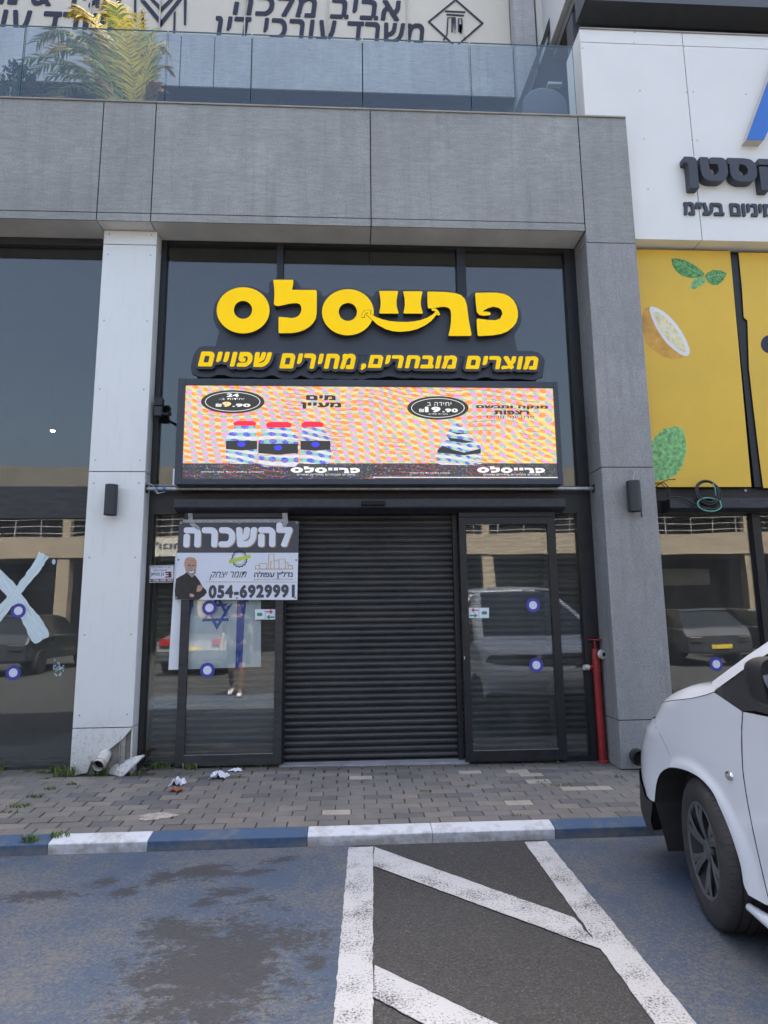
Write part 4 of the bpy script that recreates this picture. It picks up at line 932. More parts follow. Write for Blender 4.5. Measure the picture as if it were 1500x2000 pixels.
for (a, b) in ((345, 98), (880, 98), (1405, 98), (322, 437), (1399, 440), (300, 785), (856, 788), (1391, 785)):
    rb_('eyelet', [ell(a, b, 10, 10, 16), ell(a, b, 5, 5, 12)[::-1]], 'galv', 2.2); rb_('eyelet_hole', [ell(a, b, 5, 5, 12)], 'outline_black', 2.1)
for p in ([(408, 12), (450, 12), (455, 90), (530, 150), (500, 165), (430, 120), (412, 60)], [(1270, 10), (1318, 8), (1326, 95), (1290, 150), (1275, 90)], [(360, 70), (1320, 66), (1325, 96), (362, 98)]): rb_('clear_tape', [p], 'clear_tape', 3.4+.1*p[0][0]/1000)

# security company plate, stickers on the glass
YV = .297
q = thing('warning_sign', (at(316, 1140, y=YV).x, YV+.003, at(316, 1139, y=YV).z), 'small white and maroon security company plate left of the for-rent banner', 'sign')
def sg(name, polys, m, k): return poly_obj(name, [xz(c8(p), YV) for p in polys], YV-.0009*k, .0012, m, q)
sg('panel', [[(57, 491), (282, 484), (284, 645), (54, 648)]], 'white_print', 0); sg('border', [[(60, 495), (279, 488), (281, 641), (57, 644)], [(64, 500), (64, 638), (276, 635), (275, 493)]], 'maroon_print', 1)
sg('band', [[(58, 614), (280, 610), (281, 640), (58, 643)]], 'maroon_print', 1.3); sg('emblem', [[(196, 548), (255, 545), (258, 600), (196, 602), (205, 590), (230, 588), (232, 578), (206, 578), (206, 568), (230, 566), (230, 558), (200, 560)]], 'maroon_print', 1)
for s_, uv, b_, mm, k in ((H('בן בטחון'), (70, 556, 188, 590), .03, 'outline_black', 1), (H('מוגן ע״י מוקד אבטחה'), (70, 502, 250, 522), 0, 'outline_black', 1), (H('24 שעות ביממה')[::1], (90, 525, 215, 541), 0, 'outline_black', 1.1), ('1-700-709-707', (64, 617, 272, 637), .03, 'letter_white', 2)):
    w_ = c8([(uv[0], uv[1]), (uv[2], uv[3])]); poly_obj('lettering', fit(text_loops(s_, b_), *rect(*w_[0], *w_[1], YV)), YV-.0009*k, .001, mm, q)
def dot(u, v, y, label):
    p = at(u, v, y=y); r_ = .064; t = thing('round_sticker', (p.x, y, p.z), label, 'sticker', 'blue and white dot stickers on the glass')
    poly_obj('ring', [[(p.x+r_*math.cos(a), p.z+r_*math.sin(a)) for a in [2*PI*i/40 for i in range(40)]]], y-.0012, .0008, 'sticker_blue', t)
    poly_obj('centre', [[(p.x+.037*math.cos(a), p.z+.037*math.sin(a)) for a in [2*PI*i/40 for i in range(40)]]], y-.0022, .0008, 'sticker_white', t)
dot(36, 1193, .338, 'blue ringed white dot sticker touching the painted cross on the left window'); dot(26, 1314, .3425, 'blue ringed white dot sticker under the painted cross on the left window')
dot(409, 1187, .262, 'blue ringed white dot sticker over the star of the flag on the left door'); dot(405, 1309, .262, 'blue ringed white dot sticker at the bottom edge of the flag on the left door')
dot(1041, 1182, .262, 'blue ringed white dot sticker, upper one on the right glass door'); dot(1047.5, 1299, .262, 'blue ringed white dot sticker, lower one on the right glass door'); dot(1399, 1297, .3425, 'blue ringed white dot sticker on the window behind the white van')
def arrows(u0, v0, u1, v1, flip, label):
    y = .262; t = thing('door_sticker', (at((u0+u1)/2, v1, y=y).x, y, at((u0+u1)/2, v1, y=y).z), label, 'sticker', 'sliding door arrow stickers')
    def f_(nm, p, m, k):
        pp = [(u0+(1-a if flip else a)*(u1-u0), v0+b*(v1-v0)) for a, b in p]; return poly_obj(nm, [xz(pp, y)], y-.0009*k-.0012, .0008, m, t)
    f_('panel', [(0, 0), (1, 0), (1, 1), (0, 1)], 'sticker_white', 0); f_('dash', [(.1, .4), (.15, .34), (.32, .34), (.36, .4), (.36, .62), (.32, .66), (.15, .66), (.1, .6)], 'green_print', 1); f_('divider', [(.49, 0), (.505, 0), (.505, 1), (.49, 1)], 'grey_print', 1)
    f_('arrow', [(.53, .18), (.75, .18), (.72, .02), (.76, .02), (.88, .24), (.76, .46), (.71, .46), (.76, .30), (.53, .30)], 'red_print', 1)
    f_('arrow', [(.95, .70), (.95, .84), (.70, .84), (.74, .98), (.69, .98), (.56, .76), (.69, .56), (.74, .56), (.70, .70)], 'green_print', 1)
arrows(498, 1190, 538, 1210, False, 'white sticker with red and green arrows on the left glass door'); arrows(915.5, 1187, 955, 1207, True, 'white sticker with red and green arrows on the right glass door')

# flag behind the left door
YFl = .315
fz = [at(430, 1080, y=.34).z, at(430, 1306, y=.34).z]; fxs = [at(u, 1240, y=.34).x for u in (339, 508)]
def fy(x): return .318+.006*math.sin((x-fxs[0])*21)+.004*math.sin((x-fxs[0])*47+1)
FL = thing('flag', (fxs[0], .33, fz[1]), 'white flag with blue stripes and a six pointed star hanging behind the left glass door', 'flag')
MB().grid(lambda a, b: (fxs[0]+a*(fxs[1]-fxs[0])-.02*(1-b)*(1-2*a), fy(fxs[0]+a*(fxs[1]-fxs[0]))-.03, fz[1]+b*(fz[0]-fz[1])+.015*a*(1-b)), 60, 8).build('cloth', 'flag_cloth', FL, smooth=True, fix=False)
FW = fxs[1]-fxs[0]
def fstrip(name, x0, x1, z0, z1): return MB().grid(lambda a, b: (x0+a*(x1-x0), fy(x0+a*(x1-x0))-.0315, z0+b*(z1-z0)), 12, 4).build(name, 'flag_blue', FL, smooth=True, fix=False)
fstrip('stripe', fxs[0]+.13*FW, fxs[0]+.235*FW, fz[1]+.01, fz[0]); fstrip('stripe', fxs[0]+.735*FW, fxs[0]+.865*FW, fz[1]+.012, fz[0])
sc0 = at(425, 1196, y=.30); st = MB(); R0, R1 = .155, .118
for sgn in (1, -1):
    o_ = [(R0*math.cos(sgn*PI/2+k*2*PI/3), R0*math.sin(sgn*PI/2+k*2*PI/3)) for k in range(3)]; i_ = [(a*.66, b*.66) for a, b in o_]
    for k in range(3):
        for t0 in range(6):
            def lp(p, q, t): return (p[0]+(q[0]-p[0])*t, p[1]+(q[1]-p[1])*t)
            qd = [lp(o_[k], o_[(k+1) % 3], t0/6), lp(o_[k], o_[(k+1) % 3], (t0+1)/6), lp(i_[k], i_[(k+1) % 3], (t0+1)/6), lp(i_[k], i_[(k+1) % 3], t0/6)]
            st.add([(sc0.x+a, fy(sc0.x+a)-.0315-(.0006 if sgn < 0 else 0), sc0.z+b) for a, b in qd], [(0, 1, 2, 3)])
st.build('star', 'flag_blue', FL, fix=False)

# painted cross and splashes on the left window
def ragged(pts, n=6, a=1.3, seed=1):
    r_ = random.Random(seed); out = []
    for (x0, y0), (x1, y1) in zip(pts, pts[1:]+pts[:1]):
        for k in range(n): t = k/n; out.append((x0+(x1-x0)*t+r_.uniform(-a, a), y0+(y1-y0)*t+r_.uniform(-a, a)))
    return out
c9 = lambda p: crop(p, 0, 900, 3.03)
X_ = thing('painted_cross', (at(20, 1260, y=.34).x, .343, at(20, 1258, y=.34).z), 'pale blue brushed paint cross on the left shop window', 'paint mark')
poly_obj('brush_stroke', [xz(ragged(c9([(-95, 560), (-60, 530), (0, 640), (85, 725), (165, 845), (245, 935), (292, 1020), (285, 1042), (210, 1082), (188, 1068), (140, 965), (60, 825), (-30, 720)])), .341)], .3405, .0012, 'paint_brush_down', X_)
poly_obj('brush_stroke', [xz(ragged(c9([(232, 540), (262, 550), (290, 568), (242, 640), (120, 795), (40, 905), (-60, 1030), (-130, 1090), (-170, 1040), (-100, 960), (60, 785), (150, 680)]), seed=4), .341)], .3392, .0012, 'paint_brush_up', X_)
poly_obj('drip', [xz(c9(ell(318, 598, 11, 16, 14)), .341)], .3405, .0012, 'paint_cyan', X_)
r_ = random.Random(5); sp_ = thing('paint_splash', (at(113, 1305, y=.34).x, .343, at(113, 1318, y=.34).z), 'small speckled paint splash on the left window beside the white pillar', 'paint mark')
poly_obj('speckles', [xz(c9(ell(343+r_.gauss(0, 15), 1230+r_.gauss(0, 16), r_.uniform(3, 8), r_.uniform(3, 8), 7)), .341) for _ in range(34)][::1], .3405, .0012, 'paint_cyan', sp_)
lb = at(103, 839, y=1.6); lbm = thing('spot_lamp', tuple(lb), 'small lit ceiling spot seen through the left upper window', 'lamp')
MB().lathe([(0, -.03), (.018, -.026), (.026, -.01), (.026, .0)], tuple(lb), 'z', 14).build('bulb', 'bulb', lbm, smooth=True); MB().lathe([(.028, -.012), (.03, .05), (.012, .07), (.006, .5)], tuple(lb), 'z', 14).build('lamp_body', 'lamp_body', lbm, smooth=True)

# wall lamps
def wall_lamp(u, v0, v1, w, ysurf, label, wires):
    yc = ysurf-.075; a, b = at(u, v0, y=yc), at(u, v1, y=yc); r_ = w/2; t = thing('wall_lamp', (a.x, yc, b.z), label, 'wall lamp', 'up and down lamps on the pillars')
    MB().lathe([(0, a.z-.006), (r_-.006, a.z-.004), (r_, a.z), (r_, b.z), (r_-.005, b.z), (r_-.008, b.z+.03), (0, b.z+.03)], (a.x, yc, 0), 'z', 28).build('body', 'lamp_body', t, smooth=True, auto=35)
    zc = (a.z+b.z)/2; MB().box(a.x-.03, a.x+.03, ysurf-.02, ysurf-.001, zc-.055, zc+.055).box(a.x-.018, a.x+.018, ysurf-.06, ysurf-.02, zc-.02, zc+.02).build('bracket', 'lamp_body', t, bev=.003)
    if wires:
        MB().tube([(a.x+.02, yc+.02, a.z-.01), (a.x+.025, yc+.04, a.z+.05), (a.x+.05, ysurf-.01, a.z+.09), (a.x+.045, ysurf-.004, a.z+.13), (a.x+.02, ysurf-.002, a.z+.135)], .0025, 6).build('loose_wire', 'wire_grey', t, smooth=True)
        MB().tube([(a.x+r_-.01, yc+.03, b.z+.05), (a.x+r_+.015, yc+.05, b.z+.03), (a.x+r_+.03, yc+.06, b.z-.04)], [.0025, .0025, .006], 6).build('loose_wire', 'cable', t, smooth=True)
wall_lamp(218.5, 947, 1006, .107, WY, 'black cylinder wall lamp on the white pillar', 0); wall_lamp(1236, 940, 999, .118, 0.0, 'black cylinder wall lamp with loose wires on the grey pillar', 1)

# security camera in the corner of the sign glazing
k_ = at(314, 787, y=.24); sc_m = thing('security_camera', (k_.x, .25, k_.z), 'small security camera on a bracket at the left edge of the sign glazing', 'camera')
MB().box(k_.x-.05, k_.x+.025, .20, .27, k_.z-.035, k_.z+.04).build('junction_box', 'black_alu', sc_m, bev=.004); MB().box(k_.x-.05, k_.x+.02, .21, .26, k_.z-.13, k_.z-.038).build('bracket', 'lamp_body', sc_m, bev=.004)
MB().tube([(k_.x, .235, k_.z-.09), (k_.x+.05, .21, k_.z-.12), (k_.x+.11, .15, k_.z-.135)], [.014, .012, .02], 10).build('camera_head', 'lamp_body', sc_m, smooth=True, auto=40)

# ------------------------------------------------------------------ yellow window banners of the shop next door
YY = .24
cy = lambda p: crop(p, 1200, 460, 3.637)
mat('banner_yellow', (.76, .49, .055), .55, .06, 1.3, bmp=.03)
def banner(u_edge, left, label):
    bz1, bz0 = at(1350, 489, y=YY).z, at(1350, 951, y=YY).z
    if left: pts = [(XE+.004, bz0), (at(1467.5, 950, y=YY).x, bz0), (at(1426, 492, y=YY).x, bz1), (XE+.004, bz1)]
    else: pts = xz([(1442.5, 493), (1449, 560), (1453, 620), (1460, 626), (1463, 720), (1472, 800), (1484, 900), (1491, 953)], YY)+[(6.4, bz0), (6.4, bz1)]
    t = thing('window_banner', ((pts[0][0]+pts[2][0])/2, YY+.002, bz0), label, 'banner'); poly_obj('sheet', [pts], YY, .002, 'banner_yellow', t); return t
N1 = banner(0, True, 'yellow window banner with printed mint leaves and a lemon beside the grey pillar'); N2 = banner(0, False, 'yellow window banner with a curled edge right of the black window strip')
def pr_(name, p, m, k, t=N1): 
    L = [xz(cy(p), YY)]; L = [[(max(a, XE+.006), b) for a, b in l] for l in L]; return poly_obj(name, L, YY-.0009*k-.0012, .001, m, t)
def jag(p, n=5, a=3.0): 
    out = []
    for i, ((x0, y0), (x1, y1)) in enumerate(zip(p, p[1:]+p[:1])):
        for k in range(n): t = k/n; out.append((x0+(x1-x0)*t+(a if k % 2 else -a)*.5, y0+(y1-y0)*t+(a if k % 2 else -a)*.5))
    return out
def leafp(p, stem, tip, side, m='leaf_print', k0=0.):
    pr_('leaf', jag(p), m, k0); pr_('vein', stroke([stem, tip], 5), 'vein_print', k0+1)
    s0, s1 = Vector(stem), Vector(tip); d = (s1-s0); nn = Vector((-d.y, d.x)).normalized()
    for t in (.15, .3, .45, .6, .75):
        for sg_ in (1, -1):
            a = s0+d*t; pr_('vein', stroke([tuple(a), tuple(a+d*.16+nn*sg_*side*(1-.6*abs(t-.35)))], 3), 'vein_print', k0+1.1+t+(.05 if sg_ > 0 else 0))
leafp([(405, 165), (440, 163), (500, 175), (560, 205), (610, 240), (640, 270), (635, 290), (590, 300), (540, 302), (480, 287), (435, 250), (410, 205)], (636, 285), (420, 172), 52)
leafp([(640, 292), (660, 265), (700, 245), (760, 250), (798, 268), (780, 310), (740, 350), (700, 354), (668, 335)], (645, 298), (785, 272), 40, 'leaf_print', .1); leafp([(632, 295), (575, 305), (545, 340), (540, 375), (565, 383), (610, 360), (652, 325)], (640, 305), (555, 372), 26, 'leaf_print_light', .2)
pr_('lemon_rind', [(262, 504), (240, 508), (210, 520), (196, 570), (200, 680), (215, 750), (250, 790), (300, 825), (350, 862), (400, 873), (450, 880), (480, 868), (528, 850), (420, 700)], 'lemon_rind', 0)
pr_('lemon_pith', [(262, 504), (300, 514), (345, 538), (390, 575), (435, 622), (475, 680), (510, 745), (534, 805), (535, 835), (520, 856), (495, 857), (465, 843), (420, 810), (370, 765), (325, 705), (288, 640), (262, 580), (248, 530), (250, 510)], 'lemon_pith', 1)
pr_('lemon_flesh', [(285, 540), (320, 550), (370, 590), (420, 645), (465, 715), (495, 780), (508, 825), (490, 832), (440, 795), (385, 745), (335, 680), (300, 615), (280, 560)], 'lemon_flesh', 2)
for p in ([(395, 690), (300, 560)], [(395, 690), (380, 600)], [(395, 690), (460, 720)], [(395, 690), (490, 815)], [(395, 690), (410, 770)], [(395, 690), (320, 640)]): pr_('lemon_segment', stroke(p, 5), 'lemon_pith', 3+.05*p[1][1]/100)
leafp([(430, 1355), (480, 1370), (505, 1440), (512, 1520), (490, 1620), (450, 1690), (370, 1735), (290, 1742), (272, 1640), (262, 1470), (300, 1420), (350, 1375)], (292, 1738), (435, 1368), 105, 'leaf_print_light')
pr_('printed_dot', ell(1102, 772, 62, 64), 'navy_print', 0, N2)

# sign of the shop next door
YQ = YN-.085
G = thing('shop_sign', (at(1430, 368, y=YN).x, YN, at(1430, 420, y=YN).z), 'deep dark grey Hebrew letters in two rows on the white cladding next door', 'sign')
for s_, u0, u1, v0, v1 in ((H('קסטן'), 1338.5, 1533, 308.5, 369),): text_obj('lettering', s_, (u0, v0, u1, v1), YQ, .082, 'navy_letter', G, -.062, 0, 1.12)
text_obj('lettering', H('אלומיניום בע״מ'), (1336.5, 391, 1562, 421), YN-.02, .02, 'navy_letter', G, -.036, 0, 1.05)
em = thing('shop_sign', (at(1556, 275, y=YN).x, YN, at(1556, 275, y=YN).z), 'large raised blue letter A with pale sides on the white cladding', 'sign')
eA = [xz([(1458, 272.5), (1535, 62), (1577, 62), (1656, 276), (1617, 276), (1601, 234), (1511, 232), (1492, 273.5)], YN-.09), xz([(1523, 197), (1590, 199), (1556, 112)], YN-.09)]
poly_obj('letter', eA, YN-.086, .086, 'sign_return', em); poly_obj('face', eA, YN-.09, .0038, 'blue_sign', em)

# cable coil over the roller box
kx = at(1384, 962, y=.12); CC = thing('cable_coil', (kx.x, .13, kx.z-.15), 'coil of black and green cable hanging over the roller box under the yellow banner', 'cable')
def loop(cx, cz_, rx_, rz_, y, n=28, ph=0): return [(cx+rx_*math.cos(2*PI*i/n+ph), y+.02*math.sin(2*PI*i/n), cz_+rz_*math.sin(2*PI*i/n+ph)) for i in range(n)]
m_ = MB()
for dx, dz, rx_, rz_ in ((-.008, .0, .112, .118), (.01, -.005, .118, .115), (.0, .01, .105, .11), (-.004, .012, .096, .104)): m_.tube(loop(kx.x+dx, kx.z+dz, rx_, rz_, .13+dx*.6), .0085, 7, closed=True)
k2 = at(1386, 984, y=.10)
for dx, dz, rx_, rz_ in ((0, 0, .104, .055), (.008, .004, .11, .062)): m_.tube(loop(k2.x+dx, k2.z+dz, rx_, rz_, .105+dx*.5), .0085, 7, closed=True)
pA = [at(u, v, y=yy) for u, v, yy in ((1281, 981, .2), (1300, 977, .14), (1315, 970, .12), (1335, 972, .12), (1352, 982, .11), (1368, 990, .10), (1385, 994, .10))]; m_.tube(pA, .008, 7)
for ps in (((1279, 943), (1297, 943), (1307, 953), (1308, 968), (1304, 975)), ((1279, 946), (1292, 945), (1302, 955), (1304, 970)), ((1280, 952), (1292, 942), (1305, 937), (1320, 936))): m_.tube([at(u, v, y=.20-.01*i) for i, (u, v) in enumerate(ps)], .0045, 6)
m_.build('cable', 'cable', CC, smooth=True)
m_ = MB(); m_.tube(loop(k2.x-.005, k2.z-.008, .112, .066, .097)[3:]+[(k2.x+.1, .1, k2.z+.03)], .006, 7); m_.tube([at(u, v, y=.112) for u, v in ((1392, 944), (1397, 955), (1398, 968))], .006, 7); m_.build('green_cable', 'cable_green', CC, smooth=True)
pd = at(1456, 958, y=.292); 
bl = thing('cable_anchor', tuple(pd), 'small white plastic plug on the black frame under the yellow banners', 'plug'); MB().lathe([(0, -.012), (.008, -.011), (.012, -.005), (.012, .008)], (pd.x, .292, pd.z), 'y', 14).build('cap', 'white_print', bl, smooth=True)

# ------------------------------------------------------------------ red standpipe
hb = at(1178, 1486, z=.13); hx, hy = hb.x, hb.y-.0; hz = pz(hx, hy)
SPp = thing('standpipe', (hx, hy, hz), 'red fire standpipe with two outlets beside the grey pillar', 'standpipe')
zt = at(1160, 1268, y=hy).z; xt = at(1163, 1275, y=hy).x
zv = at(1162, 1312, y=hy).z
MB().tube([(hx, hy, hz-.02), (hx+(xt-hx)*.5, hy, (hz+zv)/2), (xt, hy, zv)], .034, 18).build('pipe', 'red_paint', SPp, smooth=True, auto=40)
MB().lathe([(.0, zv-.01), (.041, zv-.01), (.041, zv+.04), (.036, zv+.045), (.036, zt-.03), (.030, zt), (.012, zt+.01), (.012, zt+.075), (0, zt+.075)], (xt, hy, 0), 'z', 20).build('valve_body', 'red_paint', SPp, smooth=True, auto=35)
MB().lathe([(.0, hz), (.048, hz), (.048, hz+.012), (.036, hz+.02)], (hx, hy, 0), 'z', 20).build('base_flange', 'red_paint', SPp, smooth=True, auto=35)
zw = zt+.085; m_ = MB(); m_.tube([(xt+.05*math.cos(a), hy+.05*math.sin(a), zw) for a in [2*PI*i/20 for i in range(20)]], .007, 8, closed=True)
for a in (0, PI/2): m_.tube([(xt-.05*math.cos(a), hy-.05*math.sin(a), zw), (xt+.05*math.cos(a), hy+.05*math.sin(a), zw)], .006, 6)
m_.build('handwheel', 'red_paint', SPp, smooth=True)
oz = at(1166, 1278, y=hy-.06).z
m_ = MB(); d_ = Vector((.45, -.9, 0)).normalized(); p0 = Vector((xt, hy, oz))
m_.tube([p0, p0+d_*.07], .026, 16); m_.build('outlet', 'red_paint', SPp, smooth=True, auto=40)
m_ = MB(); m_.tube([p0+d_*.062, p0+d_*.09], .041, 20); m_.tube([p0+d_*.0905, p0+d_*.094], .026, 16); cpl = m_.build('coupling', 'brass', SPp, smooth=True, auto=40)
m_ = MB(); m_.tube([p0+d_*.0945, p0+d_*.096], .018, 16); m_.build('coupling_bore', 'pipe_in', cpl)
oz2 = at(1145, 1303, y=hy).z; m_ = MB(); m_.tube([(xt, hy, oz2), (xt-.085, hy-.02, oz2)], .02, 14); m_.build('outlet', 'red_paint', SPp, smooth=True, auto=40)
m_ = MB(); m_.tube([(xt-.08, hy-.019, oz2), (xt-.125, hy-.03, oz2)], [.026, .024], 14); m_.build('coupling', 'brass', SPp, smooth=True, auto=40)

# ------------------------------------------------------------------ drain pipes, broken panel, litter, weeds
def pipe_thing(pts, r_, m, label):
    t = thing('drain_pipe', tuple(pts[-1]), label, 'drain pipe'); k = len(pts)
    o_ = MB(); o_.tube(pts, r_, 20, cap=False); o_.tube(pts, r_*.9, 20, cap=False)
    a, b = Vector(pts[-2]), Vector(pts[-1]); o_.build('pipe', m, t, smooth=True, auto=40, fix=False)
    d_ = (b-a).normalized(); o_ = MB(); o_.tube([b-d_*.001, b+d_*.003], r_*1.0, 20, cap=False); o_.tube([b-d_*.05, b-d_*.045], r_*.895, 20); o_.build('bore', 'pipe_in', t)
    u_ = d_.orthogonal().normalized(); w_ = d_.cross(u_); o_ = MB(); o_.tube([b-d_*.03+(u_*math.cos(a_)+w_*math.sin(a_))*r_*1.06 for a_ in [2*PI*i/24 for i in range(24)]], r_*.1, 6, closed=True); o_.build('collar', m, t, smooth=True)
e_ = at(191, 1496, y=.0); f_2 = at(200, 1484, y=.08); g_ = at(206, 1474, y=.17)
pipe_thing([g_+Vector((0, .1, .0)), g_, f_2, e_], .048, 'pvc', 'dirty white plastic drain pipe poking out of the broken white pillar foot')
e2 = at(1251, 1481, y=-.10); pipe_thing([(e2.x+.02, .06, e2.z+.01), (e2.x, -.03, e2.z), tuple(e2)], .058, 'rubber', 'black drain pipe end at the foot of the grey pillar behind the van')
p1, p2 = at(237, 1517, z=pz(-1.8, -.05)+.004), at(211, 1511, z=pz(-2, -.03)+.004); p3 = at(282, 1474, y=p1.y+.10); p4 = at(217, 1484, y=p2.y+.075)
nrm = (p3-p1).cross(p2-p1).normalized(); nrm = nrm if nrm.y > 0 else -nrm
bp = MB(); q4 = [p1, p3, p4, p2]; bp.add([tuple(p) for p in q4]+[tuple(p+nrm*.013) for p in q4], [(0, 1, 2, 3), (7, 6, 5, 4)]+[(i, 4+i, 4+(i+1) % 4, (i+1) % 4) for i in range(4)])
tag(bp.build('broken_panel', 'white_panel', bev=.001), 'broken off triangle of white cladding leaning at the foot of the white pillar', 'broken panel')
def crumple(u, v, w, d, h, m, label, cat, seed):
    c = at(u, v, z=.11); c.z = pz(c.x, c.y)+.004; r_ = random.Random(seed); H_ = [[r_.random() for _ in range(9)] for _ in range(9)]
    mb_ = MB(); mb_.grid(lambda a, b: (c.x+(a-.5)*w*(1+.25*math.sin(7*b+seed)), c.y+(b-.5)*d*(1+.3*math.sin(5*a+seed)), c.z+h*H_[int(a*8)][int(b*8)]*(1-abs(2*a-1)**3)), 8, 8)
    return tag(mb_.build('litter', m, fix=False), label, cat)
crumple(427, 1526, .13, .12, .05, 'paper', 'crumpled white paper napkin on the pavers in front of the left door', 'litter', 2); crumple(459, 1514, .11, .08, .018, 'paper', 'flat torn white paper scrap nearest the threshold', 'litter', 5)
cr = crumple(346, 1538, .10, .12, .06, 'paper', 'white and brown food wrapper on the pavers in front of the left door', 'litter', 9); fd_ = MB(); cc = at(345, 1545, z=.12)
fd_.grid(lambda a, b: (cc.x-.05+.1*a, cc.y-.05+.07*b, pz(cc.x, cc.y)+.006+.02*math.sin(5*a+3*b)**2), 8, 6); fdo = fd_.build('food_remains', 'food', cr, fix=False)
fl_ = MB(); r_ = random.Random(11)
for _ in range(60):
    u, v = r_.choice([(100, 1496), (350, 1515), (470, 1528), (650, 1540), (840, 1520), (120, 1580), (560, 1600), (1150, 1530)]); c = at(u+r_.gauss(0, 70), v+r_.gauss(0, 14), z=.11)
    if c.y < -1.1: continue
    s_ = r_.uniform(.003, .009); a = r_.random()*6; z = pz(c.x, c.y)+.004
    fl_.add([(c.x+s_*math.cos(a+k*2.1), c.y+s_*math.sin(a+k*2.1), z+r_.uniform(0, .004)) for k in range(3)], [(0, 1, 2)])
tag(fl_.build('debris', 'food', fix=False), 'dry leaf crumbs and grit scattered over the pavers', 'debris', kind='stuff')
# weeds
wd = MB(); r_ = random.Random(21)
def tuft(u, v, n, h, spread, y=None, dry=.15):
    c = at(u, v, z=.13); c.y = min(c.y, .10 if -2.36 < c.x < -1.78 else .27); z = pz(c.x, c.y)
    for _ in range(n):
        a = r_.random()*2*PI; d = spread*math.sqrt(r_.random()); x0, y0 = c.x+d*math.cos(a)*1.3, c.y+d*math.sin(a)*.5; hh = h*r_.uniform(.4, 1.1); ln = hh*r_.uniform(.3, 1.0); b = r_.random()*2*PI; w = r_.uniform(.0025, .006)
        px_, py_ = -math.sin(b)*w, math.cos(b)*w; q = [(x0, y0, z-.006), (x0+ln*.4*math.cos(b), y0+ln*.4*math.sin(b), z+hh*.65), (x0+ln*math.cos(b), y0+ln*math.sin(b), z+hh*r_.uniform(.55, 1.0))]
        wd.add([(q[0][0]-px_*.5, q[0][1]-py_*.5, q[0][2]), (q[0][0]+px_*.5, q[0][1]+py_*.5, q[0][2]), (q[1][0]+px_, q[1][1]+py_, q[1][2]), (q[1][0]-px_, q[1][1]-py_, q[1][2]), q[2]], [(0, 1, 2, 3), (3, 2, 4)], 1 if r_.random() < dry else 0)
for a in [(148, 1508, 60, .10, .07), (205, 1512, 50, .09, .06), (218, 1506, 30, .11, .04), (5, 1508, 40, .07, .06), (60, 1515, 20, .03, .05), (85, 1517, 30, .035, .05), (113, 1508, 25, .05, .04), (320, 1500, 60, .07, .08), (372, 1508, 45, .075, .05), (300, 1503, 30, .04, .08), (430, 1500, 14, .04, .04), (472, 1500, 16, .05, .03), (508, 1499, 16, .035, .05), (38, 1570, 45, .03, .07), (68, 1555, 40, .03, .05), (98, 1543, 30, .03, .04), (140, 1535, 20, .03, .03), (88, 1526, 20, .02, .04), (58, 1625, 40, .05, .04), (118, 1617, 35, .04, .05), (280, 1500, 25, .04, .06), (1222, 1493, 26, .09, .035), (832, 1540, 16, .02, .04), (920, 1530, 16, .02, .04), (1095, 1527, 25, .02, .07), (1060, 1523, 16, .02, .06), (1210, 1512, 14, .02, .03), (1090, 1490, 12, .03, .02), (1000, 1580, 12, .015, .05), (15, 1580, 25, .02, .06)]: tuft(*a)
tag(wd.build('weeds', ['weed', 'weed_dry'], fix=False), 'small green weeds growing in the paver joints and along the facade foot', 'weeds', kind='stuff')

# ------------------------------------------------------------------ plants and chair on the terrace
def frond(m, stem, base, ctrl, tip, wid, mi, n=28, r_=random.Random(8)):
    base, ctrl, tip = Vector(base), Vector(ctrl), Vector(tip); P = lambda t: base*(1-t)**2+ctrl*2*t*(1-t)+tip*t*t
    stem.tube([P(t/10) for t in range(11)], [.011-.009*t/10 for t in range(11)], 5, mi=0)
    for i in range(n):
        t = .26+.74*i/(n-1); p = P(t); d = (P(min(1, t+.02))-P(t-.02)).normalized(); side = d.cross(Vector((0, -.5, 1))).normalized(); L = wid*(1-.55*abs(2*t-1.25))*r_.uniform(.85, 1.1)
        for s_ in (1, -1):
            dirv = (side*s_*.8+d*.75+Vector((r_.uniform(-.15, .15), r_.uniform(-.25, .25), r_.uniform(-.25, .12)))).normalized(); nn = dirv.cross(d).normalized(); w = dirv.cross(nn).normalized()*.0125; e = p+dirv*L+Vector((0, 0, -.22*L)); mid = p+dirv*L*.5
            m.add([p-w*.6, p+w*.6, mid+w, mid-w, e], [(0, 1, 2, 3), (3, 2, 4)], mi)
YP = .62; pb_ = at(262, 196, y=YP)
PL = thing('palm', (pb_.x, YP, 6.13), 'yellowish green potted palm standing behind the glass balustrade', 'palm')
fm, sm = MB(), MB(); rr_ = random.Random(4)
TIPS = [(145, 18, 1), (160, 30, 1), (215, 12, 1), (228, 20, 0), (205, 30, 1), (268, 32, 1), (290, 62, 0), (300, 66, 1), (285, 100, 0), (312, 110, 0), (48, 118, 0), (75, 80, 0), (85, 70, 0), (110, 105, 0), (70, 195, 0), (92, 190, 0), (335, 138, 2), (318, 175, 2), (310, 160, 2), (190, 158, 2), (150, 95, 0), (175, 85, 0), (240, 80, 0), (262, 90, 0), (120, 130, 0), (200, 110, 0), (185, 60, 1), (240, 45, 1), (160, 70, 0), (60, 140, 0), (95, 150, 0), (130, 85, 0), (100, 95, 1), (285, 75, 0), (320, 95, 1)]
